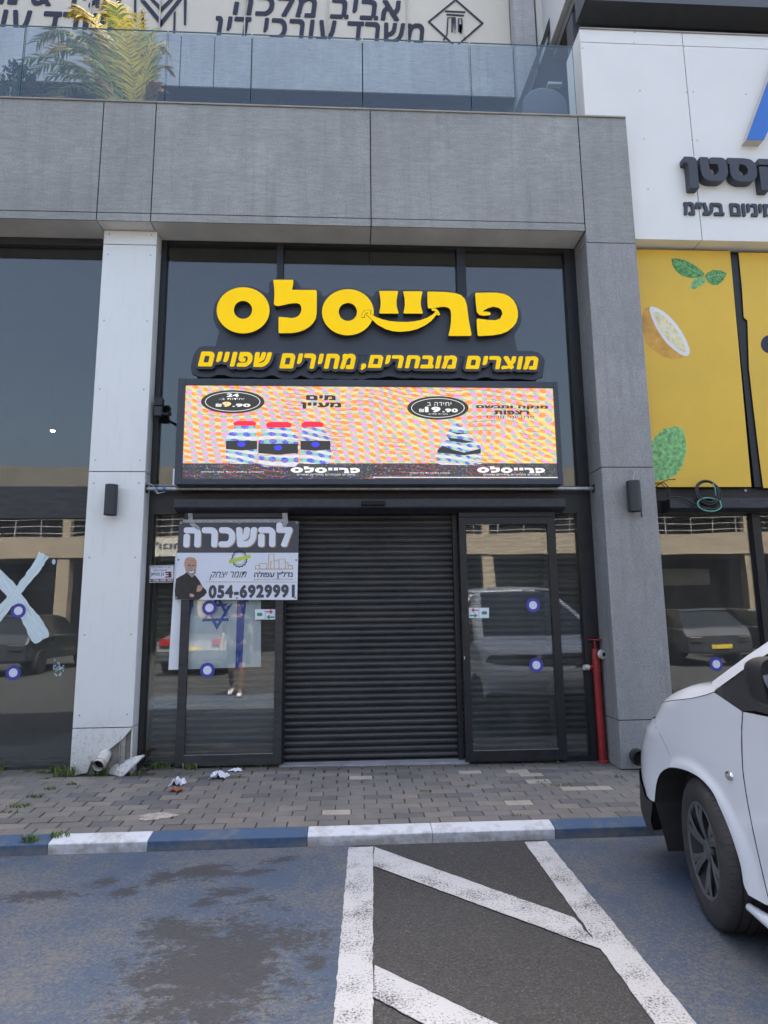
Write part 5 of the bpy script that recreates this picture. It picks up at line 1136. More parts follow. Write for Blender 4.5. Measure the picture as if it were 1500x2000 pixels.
for i, (u, v, mi) in enumerate(TIPS):
    yy = YP+rr_.uniform(-.28, .45); tp = at(u, v, y=max(.2, yy)); b0 = Vector((pb_.x+rr_.uniform(-.09, .09), YP+rr_.uniform(-.08, .08), 6.16))
    dxp = tp.x-b0.x; ct = Vector((b0.x+dxp*.42, b0.y+(tp.y-b0.y)*.35, max(b0.z+.40+.25*rr_.random(), tp.z+.10+.16*abs(dxp)))) if abs(dxp) > .25 else Vector((b0.x+dxp*.2, b0.y+(tp.y-b0.y)*.3, b0.z+(tp.z-b0.z)*.6))
    frond(fm, sm, b0, ct, tp, .26 if mi != 2 else .16, mi)
fm.build('fronds', ['palm_green', 'palm_yellow', 'palm_brown'], PL, fix=False); sm.build('stems', 'palm_stem', PL, smooth=True)
MB().lathe([(0, 6.13), (.16, 6.13), (.2, 6.32), (.18, 6.32), (.17, 6.28), (0, 6.28)], (pb_.x, YP, 0), 'z', 20).build('pot', 'pot', PL, smooth=True, auto=40)
def leafball(m, c, rad, n, ls, r_, flat_=1.0):
    for _ in range(n):
        v = Vector((r_.gauss(0, 1), r_.gauss(0, 1), r_.gauss(0, 1))).normalized()*r_.random()**.45; p = Vector(c)+Vector((v.x*rad[0], v.y*rad[1], v.z*rad[2]))
        a = Vector((r_.gauss(0, 1), r_.gauss(0, 1), r_.gauss(0, 1))).normalized(); b = a.orthogonal().normalized(); s_ = ls*r_.uniform(.6, 1.3)
        m.add([p-a*s_, p+b*s_*.45, p+a*s_, p-b*s_*.45], [(0, 1, 2, 3)])
sb0 = at(22, 165, y=.7); SB = thing('shrub', (sb0.x, .7, 6.13), 'small dark leafy potted shrub behind the glass at the far left', 'shrub'); m_ = MB(); r_ = random.Random(12)
for (u, v, s_) in ((15, 175, .12), (25, 150, .12), (30, 135, .09), (45, 140, .08), (5, 185, .12), (60, 155, .06), (66, 175, .07)): c = at(u, v, y=.7); leafball(m_, c, (s_, s_, s_), 90, .028, r_)
m_.build('foliage', 'leaf_dark', SB, fix=False); MB().tube([(sb0.x, .7, 6.13), (sb0.x, .7, sb0.z+.1)], [.02, .008], 7).build('stem', 'palm_stem', SB, smooth=True)
ch = rect(1022, 170, 1108, 222, .75); cxm = (ch[0]+ch[1])/2; CH = thing('lounge_chair', (cxm, 1.0, 6.13), 'dark round backed lounge chair behind the right end of the glass balustrade', 'chair')
wv = (ch[1]-ch[0])/2
bkp = [(cxm-wv, 6.45)]+[(cxm+wv*math.cos(a), ch[3]-.22+.22*math.sin(a)) for a in [PI-PI*i/24 for i in range(25)]]+[(cxm+wv, 6.45)]
MB().prism(bkp, .75, .83).build('backrest', 'chair_grey', CH, bev=.02); MB().box(cxm-wv, cxm+wv, .84, 1.4, 6.42, 6.52).build('seat', 'chair_grey', CH, bev=.02)
for sx in (-1, 1):
    for yy in (.8, 1.35): MB().tube([(cxm+sx*(wv-.05), yy, 6.42), (cxm+sx*(wv-.03), yy, 6.12)], .018, 8).build('leg', 'chair_grey', CH)

# ------------------------------------------------------------------ white van, nose to the kerb
VX, VC, VN = 1.645, 2.565, 2.3
NOSE = [(-.2, .471), (.15, .471), (.2, .452), (.3, .4415), (.5, .4435), (.58, .444), (.66, .4466), (.77, .456), (.86, .4715), (.93, .482), (1.0, .50), (1.3, .62)]
WD = VC-VX; NL = .62
def interp(tab, z):
    for (a, p), (b, q_) in zip(tab, tab[1:]):
        if z <= b: return p+(q_-p)*max(0, (z-a)/(b-a))
    return tab[-1][1]
_nf = {}
def nose_y(z):
    k = round(z, 3)
    if k not in _nf:
        rr_ = interp(NOSE, z); lo, hi = -3.0, -.6
        for _ in range(40):
            yf = (lo+hi)/2
            best = min((VC-WD*math.cos(t)**(2/VN))-rr_*((yf-NL+NL*math.sin(t)**(2/VN))+5.53) for t in [i*PI/2/60 for i in range(60)])
            if best > 0: lo = yf
            else: hi = yf
        _nf[k] = (lo+hi)/2
    return _nf[k]
def lean(z): return .0 if z < .75 else (z-.75)*.06+(max(0, z-1.05))**1.3*.30
def surf(a, z, inset=0.0):
    """a <= 0: plain side, y measured back from the start of the nose curve; a in 0..1: round the nose to the middle of the front"""
    yf = nose_y(z); y0 = yf-NL; bul = .018*math.exp(-((z-.55)/.22)**2)
    if a <= 0: return Vector((VX+lean(z)-bul*0+inset, y0+a, z))
    t = min(a, 1)*PI/2; w = WD-lean(z)-inset
    return Vector((VC-w*max(0, math.cos(t))**(2/VN), y0+(NL-inset)*math.sin(t)**(2/VN), z))
def onside(u, v, it=12):
    """meets the line of sight with the van's side: returns (a, z)"""
    x = VX
    for _ in range(it):
        p = at(u, v, x=x); y0 = nose_y(p.z)-NL
        if p.y <= y0: nx = VX+lean(p.z)
        else: s_ = min(.999, (p.y-y0)/NL); t = math.asin(s_**(VN/2)); nx = VC-(WD-lean(p.z))*math.cos(t)**(2/VN)
        x = .5*x+.5*nx
    p = at(u, v, x=x); y0 = nose_y(p.z)-NL
    if p.y <= y0: return (p.y-y0, p.z)
    return (math.asin(min(.999, (p.y-y0)/NL)**(VN/2))/(PI/2), p.z)
def yz(y, z):
    y0 = nose_y(z)-NL
    return (y-y0, z) if y <= y0 else (math.asin(min(1, (y-y0)/NL)**(VN/2))/(PI/2), z)
def resample(P, n):
    P = [Vector((p[0], p[1])) for p in P]; L = [0]
    for a, b in zip(P, P[1:]): L.append(L[-1]+(b-a).length)
    out = []
    for i in range(n+1):
        s_ = L[-1]*i/n; k = max(j for j in range(len(L)) if L[j] <= s_+1e-9); k = min(k, len(P)-2); d = L[k+1]-L[k]
        out.append(P[k]+(P[k+1]-P[k])*((s_-L[k])/d if d else 0))
    return out
def smoothp(P, n=4):
    """Catmull-Rom through the points"""
    P = [Vector((p[0], p[1])) for p in P]; out = []
    for i in range(len(P)-1):
        a, b, c, d = P[max(0, i-1)], P[i], P[i+1], P[min(len(P)-1, i+2)]
        for k in range(n): t = k/n; out.append(.5*((2*b)+(c-a)*t+(2*a-5*b+4*c-d)*t*t+(3*b-a-3*c+d)*t**3))
    return out+[P[-1]]
def patch(m, bot, top, left, right, nu, nv, inset=0.0, fn=None, mi=0):
    """bot/top run left->right, left/right run bottom->top, all in (a, z)"""
    B_, T_, L_, R_ = resample(bot, nu), resample(top, nu), resample(left, nv), resample(right, nv)
    def f(u, v):
        i, j = int(round(u*nu)), int(round(v*nv))
        q = B_[i]*(1-v)+T_[i]*v+L_[j]*(1-u)+R_[j]*u-(B_[0]*(1-u)*(1-v)+B_[nu]*u*(1-v)+T_[0]*(1-u)*v+T_[nu]*u*v)
        p = surf(q.x, q.y, inset); return fn(p, q) if fn else p
    m.grid(f, nu, nv, mi)
zz = lambda a, b: (1200+a/3.03, 1200+b/3.03)
V_ = lambda p: [Vector(onside(*zz(*q))) for q in p]
VAN = thing('van', (VC, -3.4, 0), 'white van parked nose to the kerb, black door mirror and lower bumper', 'van')
arch = smoothp(V_([(237, 1110), (250, 990), (285, 925), (340, 905), (420, 915), (500, 950), (560, 1000), (612, 1070), (662, 1180), (722, 1330), (770, 1490), (815, 1660)]))
seam_h = smoothp(V_([(272, 528), (400, 506), (520, 485), (590, 462)]))
bumps = smoothp(V_([(240, 620), (285, 740), (345, 880)]))
_dp = V_([(758, 576), (750, 720), (757, 900), (800, 1180), (850, 1430), (905, 1660), (925, 1740)]); _pf = np.polyfit([q.y for q in _dp], [surf(q.x, q.y).y for q in _dp], 3); doorf = [Vector(yz(float(np.polyval(_pf, z)), float(z))) for z in np.linspace(_dp[0].y, _dp[-1].y, 26)]
ARC_J = min(range(len(arch)), key=lambda i: (arch[i]-bumps[-1]).length); bumps[-1] = arch[ARC_J].copy()
both = [1, -1]
def mirror(fn):
    for s_ in both: fn(s_)
def mx(p, s_): return p if s_ > 0 else Vector((2*VC-p.x, p.y, p.z))
def side_part(name, m, build, smooth=True, parent=None, solid=0.0):
    out = []
    for s_ in both:
        b_ = MB(); build(b_); b_.v = [tuple(mx(Vector(p), s_)) for p in b_.v]
        o_ = b_.build(name, m, parent or VAN, smooth=smooth, auto=50, solid=solid); out.append(o_)
    return out
def flare(c, r0, wid, hgt):
    """raised lip round the wheel opening"""
    def fn(p, q):
        d = math.hypot(p.y-c[0], p.z-c[1])-r0
        k = hgt*(1/(1+math.exp((d-wid)/.008)))
        return Vector((p.x-k, p.y, p.z)) if q.x <= .15 else p
    return fn
ac = ((surf(*arch[0]).y+surf(*arch[-1]).y)/2, .26)
def fender(b):
    corner = surf(*doorf[-1]); low = [arch[-1], Vector((doorf[-1].x, doorf[-1].y))]
    patch(b, arch[ARC_J:], seam_h+[doorf[0]], bumps[::-1]+[seam_h[0]], [arch[-1]]+[doorf[-1]][:1]+doorf[::-1][1:], 44, 26, fn=flare((ac[0], .24), .40, .055, .016))
side_part('fender', 'van_paint', fender)
zb = lambda a: None
blk = smoothp(V_([(150, 905), (175, 1010), (196, 1085), (237, 1112)]))
def nose_line(pts): return [Vector(p) for p in pts]
def bumper_w(b):
    patch(b, [Vector((1.0, .50)), Vector((.8, .50)), Vector((.62, .505))]+blk[1:], [Vector((1.0, .80)), Vector((.7, .81)), Vector((.45, .815)), bumps[0]], [(1.0, .50), (1.0, .80)], arch[:ARC_J+1]+bumps[::-1][1:], 26, 16)
side_part('bumper', 'van_paint', bumper_w)
bl_bot = V_([(300, 1400), (340, 1412)])
def bumper_b(b):
    patch(b, [Vector((1.0, .17)), Vector((.7, .17)), Vector((.4, .18)), Vector((.22, .20)), Vector((yz(surf(*arch[0]).y, .24)[0], .24))], [Vector((1.0, .497)), Vector((.8, .497)), Vector((.62, .502))]+[q-Vector((0, .003)) for q in blk[1:]], [(1.0, .17), (1.0, .497)], [Vector((yz(surf(*arch[0]).y, .24)[0], .24)), arch[0]], 26, 10, inset=-.012)
side_part('lower_bumper', 'van_black', bumper_b)
def lampf(b): patch(b, [Vector((.62, .80)), Vector((.4, .82)), bumps[0]], [Vector((.62, .90)), Vector((.4, .925)), seam_h[0]], [(.62, .80), (.62, .90)], [bumps[0], seam_h[0]], 10, 4, inset=.006)
side_part('headlight', 'car_glass', lampf)
def grille(b): patch(b, [Vector((1.0, .79)), Vector((.62, .80))], [Vector((1.0, .90)), Vector((.62, .90))], [(1.0, .79), (1.0, .90)], [(.62, .80), (.62, .90)], 8, 4, inset=.012)
side_part('grille', 'van_black', grille)
# bonnet
hs = [surf(q.x, q.y) for q in seam_h]; hs = resample3 = hs
sil = [at(*zz(*q), x=VX+.10) for q in ((265, 515), (340, 445), (450, 415), (570, 385))]
def bonnet_pt(u, v):
    i = u*(len(hs)-1); k = min(len(hs)-2, int(i)); e = hs[k].lerp(hs[k+1], i-k)
    w = VC-e.x; x = e.x+2*w*v; c = 1-(2*v-1)**2
    yo = .30*(1-(abs(2*v-1))**2.4)*(1-u)**1.5+.05*c
    rise = .066*(1-abs(2*v-1)**16)*min(1, u/.30)**.7+.022*c
    return Vector((x, e.y+yo, e.z+rise+.004))
MB().grid(lambda u, v: bonnet_pt(u, .5-.5*math.copysign(abs(1-2*v)**.45, 1-2*v)), 16, 48).build('bonnet', 'van_paint', VAN, smooth=True)
# doors, rear sides
DB = -3.95; zbelt = 1.03
sill_z = .23
def belt(y): return 1.012+.035*max(0, min(1, (-2.8-y)/2.5))
def ylist(y0, y1, z, n): return [Vector(yz(y0+(y1-y0)*i/n, z if not callable(z) else z(y0+(y1-y0)*i/n))) for i in range(n+1)]
dfb, dft = surf(*doorf[-1]), surf(*doorf[0])
def doorp(b): patch(b, ylist(dfb.y-.006, DB, sill_z, 10), ylist(dft.y-.006, DB, belt, 10), [q-Vector((.006, 0)) for q in doorf[::-1]], ylist2(DB, sill_z, belt(DB)), 14, 12)
def ylist2(y, z0, z1, n=8): return [Vector(yz(y, z0+(z1-z0)*i/n)) for i in range(n+1)]
doors = side_part('door', 'van_paint', doorp)
for s_, d_ in zip(both, doors):
    hb_ = MB(); p = surf(*yz(-3.75, .93)); hb_.tube([p+Vector((-.002, .09, 0)), p+Vector((-.035, .06, .004)), p+Vector((-.035, -.06, .004)), p+Vector((-.002, -.09, 0))], .013, 8); hb_.v = [tuple(mx(Vector(q_), s_)) for q_ in hb_.v]; hb_.build('handle', 'van_black', d_, smooth=True)
YR, RWY = -5.74, -5.06
ra = [Vector(yz(RWY+.40*math.cos(t), max(.23, .30+.36*math.sin(t)))) for t in [PI*i/20 for i in range(21)]]
def rearp(b):
    patch(b, ylist(DB-.006, RWY+.41, sill_z, 6)+ra+ylist(RWY-.41, YR, .3, 5), ylist(DB-.006, YR, belt, 14), ylist2(DB-.006, sill_z, belt(DB)), ylist2(YR, .3, belt(YR)), 46, 12)
side_part('rear_panel', 'van_paint', rearp)
def sillp(b): b.add([], []); b.prism([(VX+.005, .165), (VX-.004, .20), (VX+.006, .226), (VX+.06, .226), (VX+.06, .16)], dfb.y+.07, RWY+.42, 'y') if False else b.tube([Vector((VX+.012, y, .205)) for y in np.linspace(-2.735, RWY+.42, 12)], [.016]+[.028]*10+[.016], 12)
side_part('sill', 'van_paint', sillp)
# greenhouse: windscreen pillar, roof, windows
ROOF = 1.80
ap_o = [at(*zz(*q), x=VX+.075+.13*i) for i, q in enumerate(((575, 388), (700, 265), (909, 70)))]
def gx_(z): return VX+lean(z)+.012
P0 = Vector((gx_(1.09)+.03, ap_o[0].y, ap_o[0].z)); ap_dir = None
PA = [Vector((gx_(z)+.02, y, z)) for y, z in ((-2.53, 1.095), (-2.76, 1.225), (-3.02, 1.365), (-3.30, 1.51), (-3.55, 1.64), (-3.78, 1.745))]
PI_ = [Vector((gx_(z), y, z)) for y, z in ((-2.57, 1.052), (-2.86, 1.215), (-3.08, 1.315), (-3.36, 1.45), (-3.60, 1.575), (-3.86, 1.685))]
def apil(b):
    n = len(PA)
    for i in range(n-1):
        q0, q1, r0_, r1_ = PI_[i], PI_[i+1], PA[i], PA[i+1]; in0, in1 = r0_+Vector((.085, .012, .008)), r1_+Vector((.085, .012, .008))
        b.add([q0, q1, r1_, r0_], [(0, 1, 2, 3)]); b.add([r0_, r1_, in1, in0], [(0, 1, 2, 3)])
    bmesh_dummy = 0
side_part('windscreen_pillar', 'van_paint', apil)
def roof_pt(u, v):
    y = -3.80+u*(YR+.12+3.80); w = VC-(VX+.14); x = VC-w+2*w*v; c = abs(2*v-1)
    return Vector((x, y, ROOF+.05*(1-c**2.5)-.05*(1-min(1, u*6))**2-.03*max(0, (u-.85)/.15)**2))
MB().grid(roof_pt, 20, 24).build('roof', 'van_paint', VAN, smooth=True)
def upper(b):
    # roof rail, door pillar, blind rear side
    for (y0, y1, z0, z1) in ((-3.86, YR, 1.70, 1.80), (DB+.03, YR, None, 1.70)):
        n = 12
        for i in range(n):
            ya, yb_ = y0+(y1-y0)*i/n, y0+(y1-y0)*(i+1)/n; za, zc = (z0 if z0 else belt(ya)+.002), (z0 if z0 else belt(yb_)+.002)
            m_ = 4
            for k in range(m_):
                f = lambda y, zlo, t: Vector((gx_(zlo+(z1-zlo)*t)-.012, y, zlo+(z1-zlo)*t))
                b.add([f(ya, za, k/m_), f(yb_, zc, k/m_), f(yb_, zc, (k+1)/m_), f(ya, za, (k+1)/m_)], [(0, 1, 2, 3)])
side_part('upper_side', 'van_paint', upper)
tri = [(-2.585, 1.050), (-2.60, 1.042)]
def black_tri(b):
    pts = [V_([q])[0] for q in ((600, 468), (640, 510), (690, 548), (730, 566), (762, 573))]
    low = [surf(q.x, q.y)+Vector((.003, 0, 0)) for q in pts]+[Vector((gx_(belt(y))-.008, y, belt(y)+.001)) for y in (-2.9, -3.1, -3.3)]
    hi = [Vector((PI_[0].x+.002, PI_[0].y-.01, PI_[0].z))]+[PI_[0].lerp(PI_[1], t)+Vector((.003, 0, -.003)) for t in (.25, .5, .75, 1.0)]+[Vector((gx_(1.24), -2.95, 1.22)), Vector((gx_(1.2), -3.05, 1.12)), Vector((gx_(1.1), -3.1, 1.05))]
    n = min(len(low), len(hi))
    for i in range(n-1): b.add([low[i], low[i+1], hi[i+1], hi[i]], [(0, 1, 2, 3)])
side_part('mirror_base_panel', 'van_black', black_tri)
def sidewin(b):
    lo_ = [(-2.95, belt(-2.95)+.003), (-3.3, belt(-3.3)+.003), (-3.6, belt(-3.6)+.003), (DB+.03, belt(DB)+.003)]; hi_ = [(-2.96, 1.235), (-3.36, 1.435), (-3.62, 1.56), (DB+.03, 1.70)]
    for i in range(3): b.add([Vector((gx_(z)+.006, y, z)) for y, z in (lo_[i], lo_[i+1], hi_[i+1], hi_[i])], [(0, 1, 2, 3)])
side_part('side_window', 'car_glass', sidewin)
b_ = MB()
def ws(u, v):
    i = u*(len(PA)-1); k = min(len(PA)-2, int(i)); e = PA[k].lerp(PA[k+1], i-k)+Vector((.08, .01, .004)); w = VC-e.x; c = 1-(2*v-1)**2
    return Vector((e.x+2*w*v, e.y+.10*c, e.z+.012*c))
b_.grid(ws, 10, 16); b_.build('windscreen', 'car_glass', VAN, smooth=True)
b_ = MB(); b_.grid(lambda u, v: Vector((VX+.1+(2*WD-.2)*v, -2.50+.1*(1-(2*v-1)**2)+.07*u, 1.07+.015*u)), 3, 10); b_.build('cowl', 'van_black', VAN, smooth=True)
MB().box(VX+.03, 2*VC-VX-.03, YR-.02, YR+.03, .35, 1.78).build('tailgate', 'van_paint', VAN, bev=.03)
MB().box(VX+.08, 2*VC-VX-.08, YR, -2.75, .25, .42).box(VX+.16, 2*VC-VX-.16, -2.72, -1.75, .35, .80).box(VX+.3, 2*VC-VX-.3, -2.6, -1.7, .22, .35).build('underbody', 'liner', VAN)
# seams, side repeater
def seam(pts, name='panel_gap'):
    for s_ in both:
        b = MB(); b.tube([mx(surf(q[0], q[1], .0012), s_) for q in pts], .0019, 6); b.build(name, 'seam', VAN, smooth=True)
seam(doorf); seam([q+Vector((0, .0035)) for q in seam_h]); seam(bumps)
ia = onside(*zz(680, 955)); ip = surf(*ia)
for s_ in both:
    b = MB(); b.lathe([(.0, -.009), (.012, -.008), (.020, -.004), (.024, .002)], (0, 0, 0), 'x', 20); b.v = [tuple(mx(Vector((ip.x+p[0]-.002, ip.y+p[1]*1.25, ip.z+p[2]*.8)), s_)) for p in b.v]; r_o = b.build('side_repeater', 'chrome', VAN, smooth=True)
    b = MB(); b.lathe([(.0, -.0125), (.008, -.011), (.013, -.0075)], (0, 0, 0), 'x', 16); b.v = [tuple(mx(Vector((ip.x+p[0]-.003, ip.y+p[1]*1.3, ip.z+p[2]*.8)), s_)) for p in b.v]; b.build('lens', 'galv', r_o, smooth=True)
# mirrors: glass faces back towards the door
for s_ in both:
    mw0, mw1 = VX-.215, VX-.0; my = -2.86; c0 = at(*zz(850, 415), x=VX-.09)
    zc_ = 1.158; hw, hh_ = .112, .09; xc_ = VX-.018
    ym = -3.135
    def mring(k, yy, sc=1.0): 
        out = []
        for i in range(32):
            t = 2*PI*i/32; cx, sx_ = math.cos(t), math.sin(t); e = 2/4.5
            out.append(Vector((xc_+hw*sc*math.copysign(abs(cx)**e, cx)*(1.0 if sx_ > 0 else .92), yy, zc_+hh_*sc*math.copysign(abs(sx_)**e, sx_))))
        return out
    b = MB(); rings = [mring(0, ym-.055, 1.0), mring(0, ym-.03, 1.03), mring(0, ym+.03, 1.0), mring(0, ym+.075, .86), mring(0, ym+.105, .6), mring(0, ym+.115, .25)]
    inner = [mring(0, ym-.055, .94), mring(0, ym-.046, .92)]
    v = [p for r_ in (inner[1], inner[0])+tuple(rings) for p in r_]; f = []
    for k in range(7):
        for i in range(32): f.append((k*32+i, k*32+(i+1) % 32, (k+1)*32+(i+1) % 32, (k+1)*32+i))
    f.append(tuple(range(7*32, 8*32))); f.append(tuple(range(31, -1, -1)))
    b.add([mx(p, s_) for p in v], f); ho = b.build('mirror', 'van_black', VAN, smooth=True, auto=50)
    b = MB(); g = mring(0, ym-.050, .905); tilt = lambda p: Vector((p.x, p.y+(p.z-zc_)*.42-(p.x-xc_)*.05-.012, p.z)); b.add([mx(tilt(p), s_) for p in g], [tuple(range(32))]); mo = b.build('mirror_glass', 'mirror_silver' if 'mirror_silver' in M else 'chrome', ho)
    b = MB(); b.tube([mx(Vector((xc_+.06, ym+.02, zc_-.09)), s_), mx(Vector((VX+.01, ym+.0, zc_-.10)), s_)], [.04, .045], 10); b.build('mirror_arm', 'van_black', ho, smooth=True)
# wheels
def wheel(cx, cy, steer, s_):
    r_, w = .322, .205; prof = [(.205, -.100), (.225, -.108), (.265, -.110), (.295, -.104), (.312, -.092), (.320, -.075), (.3215, -.056), (.3145, -.054), (.3145, -.048), (.322, -.046), (.323, -.016), (.3155, -.014), (.3155, -.006), (.323, -.004), (.323, .026), (.3155, .028), (.3155, .036), (.322, .038), (.320, .075), (.312, .092), (.295, .104), (.25, .108), (.205, .1)]
    Mx = Matrix.Translation((cx, cy, .318)) @ Matrix.Rotation(steer, 4, 'Z')
    root = MB(); root.lathe(prof, (0, 0, 0), 'x', 72)
    for k in range(72):
        a = 2*PI*(k+.5)/72; ca, sa = math.cos(a), math.sin(a)
        for x0, x1 in ((-.098, -.058), (.04, .098)):
            rr0 = .3205 if abs(x0) < .09 else .312
            root.add([(x0, (rr0+.002)*ca-.0016*sa, (rr0+.002)*sa+.0016*ca), (x0, (rr0+.002)*ca+.0016*sa, (rr0+.002)*sa-.0016*ca), (x1, .3235*ca+.0016*sa, .3235*sa-.0016*ca), (x1, .3235*ca-.0016*sa, .3235*sa+.0016*ca)], [(0, 1, 2, 3)], 1)
    def fin(m, name, mt, par, **k): m.v = [tuple(mx(Mx @ Vector(p), s_)) for p in m.v]; return m.build(name, mt, par, **k)
    wh = fin(root, 'wheel', ['rubber', 'liner'], VAN, smooth=True, auto=35)
    m = MB(); m.lathe([(0, -.070), (.035, -.074), (.05, -.070), (.06, -.062), (.15, -.072), (.182, -.086), (.196, -.098), (.207, -.101), (.209, -.095)], (0, 0, 0), 'x', 60)
    fin(m, 'wheel_disc', 'liner', wh, smooth=True)
    m = MB()
    for k in range(6):
        a0 = 2*PI*k/6+.3
        for da, wd0, wd1 in ((-.17, .012, .022), (.17, .012, .022)):
            P = []
            for t in range(7):
                r = .045+.152*t/6; a = a0+da*(.35+.65*t/6)+.10*t/6; wdt = wd0+(wd1-wd0)*t/6; x = -.078-.020*(t/6)**1.5-.010*math.sin(PI*t/6)
                ca, sa = math.cos(a), math.sin(a)
                P.append(((x, r*ca-wdt*sa, r*sa+wdt*ca), (x-.004, r*ca, r*sa), (x, r*ca+wdt*sa, r*sa-wdt*ca)))
            for t in range(6):
                for j in range(2): m.add([P[t][j], P[t][j+1], P[t+1][j+1], P[t+1][j]], [(0, 1, 2, 3)])
    m.lathe([(0, -.088), (.03, -.088), (.047, -.082), (.05, -.07)], (0, 0, 0), 'x', 24); m.lathe([(.190, -.096), (.198, -.103), (.207, -.103), (.211, -.096)], (0, 0, 0), 'x', 60)
    fin(m, 'hubcap', 'hubcap', wh)
WYF = ac[0]-.005
for s_ in both:
    wheel(VX+.105, WYF-.055, math.radians(-11*s_), s_); wheel(VX+.125, RWY, 0, s_)
def liner(b):
    arc = [surf(q.x, q.y)+Vector((.004, 0, 0)) for q in arch]
    for i in range(len(arc)-1): b.add([arc[i], arc[i+1], arc[i+1]+Vector((.26, 0, .0)), arc[i]+Vector((.26, 0, .0))], [(0, 1, 2, 3)])
    k0 = surf(*arch[0]); b.add([k0+Vector((.004, 0, 0)), k0+Vector((.26, 0, 0)), Vector((VX+.30, k0.y-.02, .16)), Vector((VX+.05, k0.y-.01, .16))], [(0, 1, 2, 3)])
    cen = Vector((VX+.262, ac[0], .3))
    for i in range(len(arc)-1): b.add([arc[i]+Vector((.258, 0, 0)), arc[i+1]+Vector((.258, 0, 0)), cen], [(0, 1, 2)])
side_part('wheel_arch_liner', 'liner', liner)
def liner_r(b):
    for i in range(20):
        a, c = surf(*ra[i]), surf(*ra[i+1]); b.add([a, c, c+Vector((.26, 0, 0)), a+Vector((.26, 0, 0))], [(0, 1, 2, 3)])
side_part('wheel_arch_liner', 'liner', liner_r)

# ------------------------------------------------------------------ the other side of the street (seen mirrored in the shop glass)
OY = -19.0
OB = thing('opposite_building', (0, OY-1, 0), 'cream stone building across the street, mirrored in the shop windows', 'building')
m_ = MB(); m_.box(-26, 26, OY-.4, OY, 3.75, 4.6).build('stone_fascia', 'cream_stone', OB); MB().box(-26, 26, OY-8, OY-3.2, 4.0, 7.6).build('upper_wall', 'dark_shop', OB)
MB().box(-26, 26, OY-8, OY-.2, 6.1, 7.4).build('roof_band', 'shop_ceiling', OB); MB().box(-26, 26, OY-8, OY-2.6, 0, 3.9).build('shop_wall', 'dark_shop', OB)
MB().box(-26, 26, OY-2.6, OY-.4, 3.74, 3.9).build('arcade_ceiling', 'shop_ceiling', OB)
for i in range(9):
    x = -22+5.5*i; MB().box(x-.25, x+.25, OY-.45, OY-.05, 0, 3.75).build('column', 'cream_stone', OB); MB().box(x-.15, x+.15, OY-.4, OY-.1, 4.6, 6.1).build('column', 'cream_stone', OB)
rl = MB()
for k in range(4): rl.box(-26, 26, OY-.15, OY-.13, 4.75+.25*k, 4.77+.25*k)
for i in range(53): rl.box(-26+i-.012, -26+i+.012, OY-.16, OY-.12, 4.6, 5.55)
rl.build('railing', 'wire_grey', OB)
sgn = MB().box(-8.6, -4.4, OY+.01, OY+.08, 3.78, 4.52).build('sign_board', 'sign_cream', OB)
lo2 = fit(text_loops(H('וילונות קלות'), .04), 4.8, 8.1, 3.98, 4.35)
o_ = poly_obj('lettering', [[(-a, b) for a, b in l] for l in lo2], 0, .02, 'grey_print', sgn)
for v in o_.data.vertices: v.co.y = (OY+.085)-wl(sgn).y+(v.co.y+wl(sgn).y)*.1
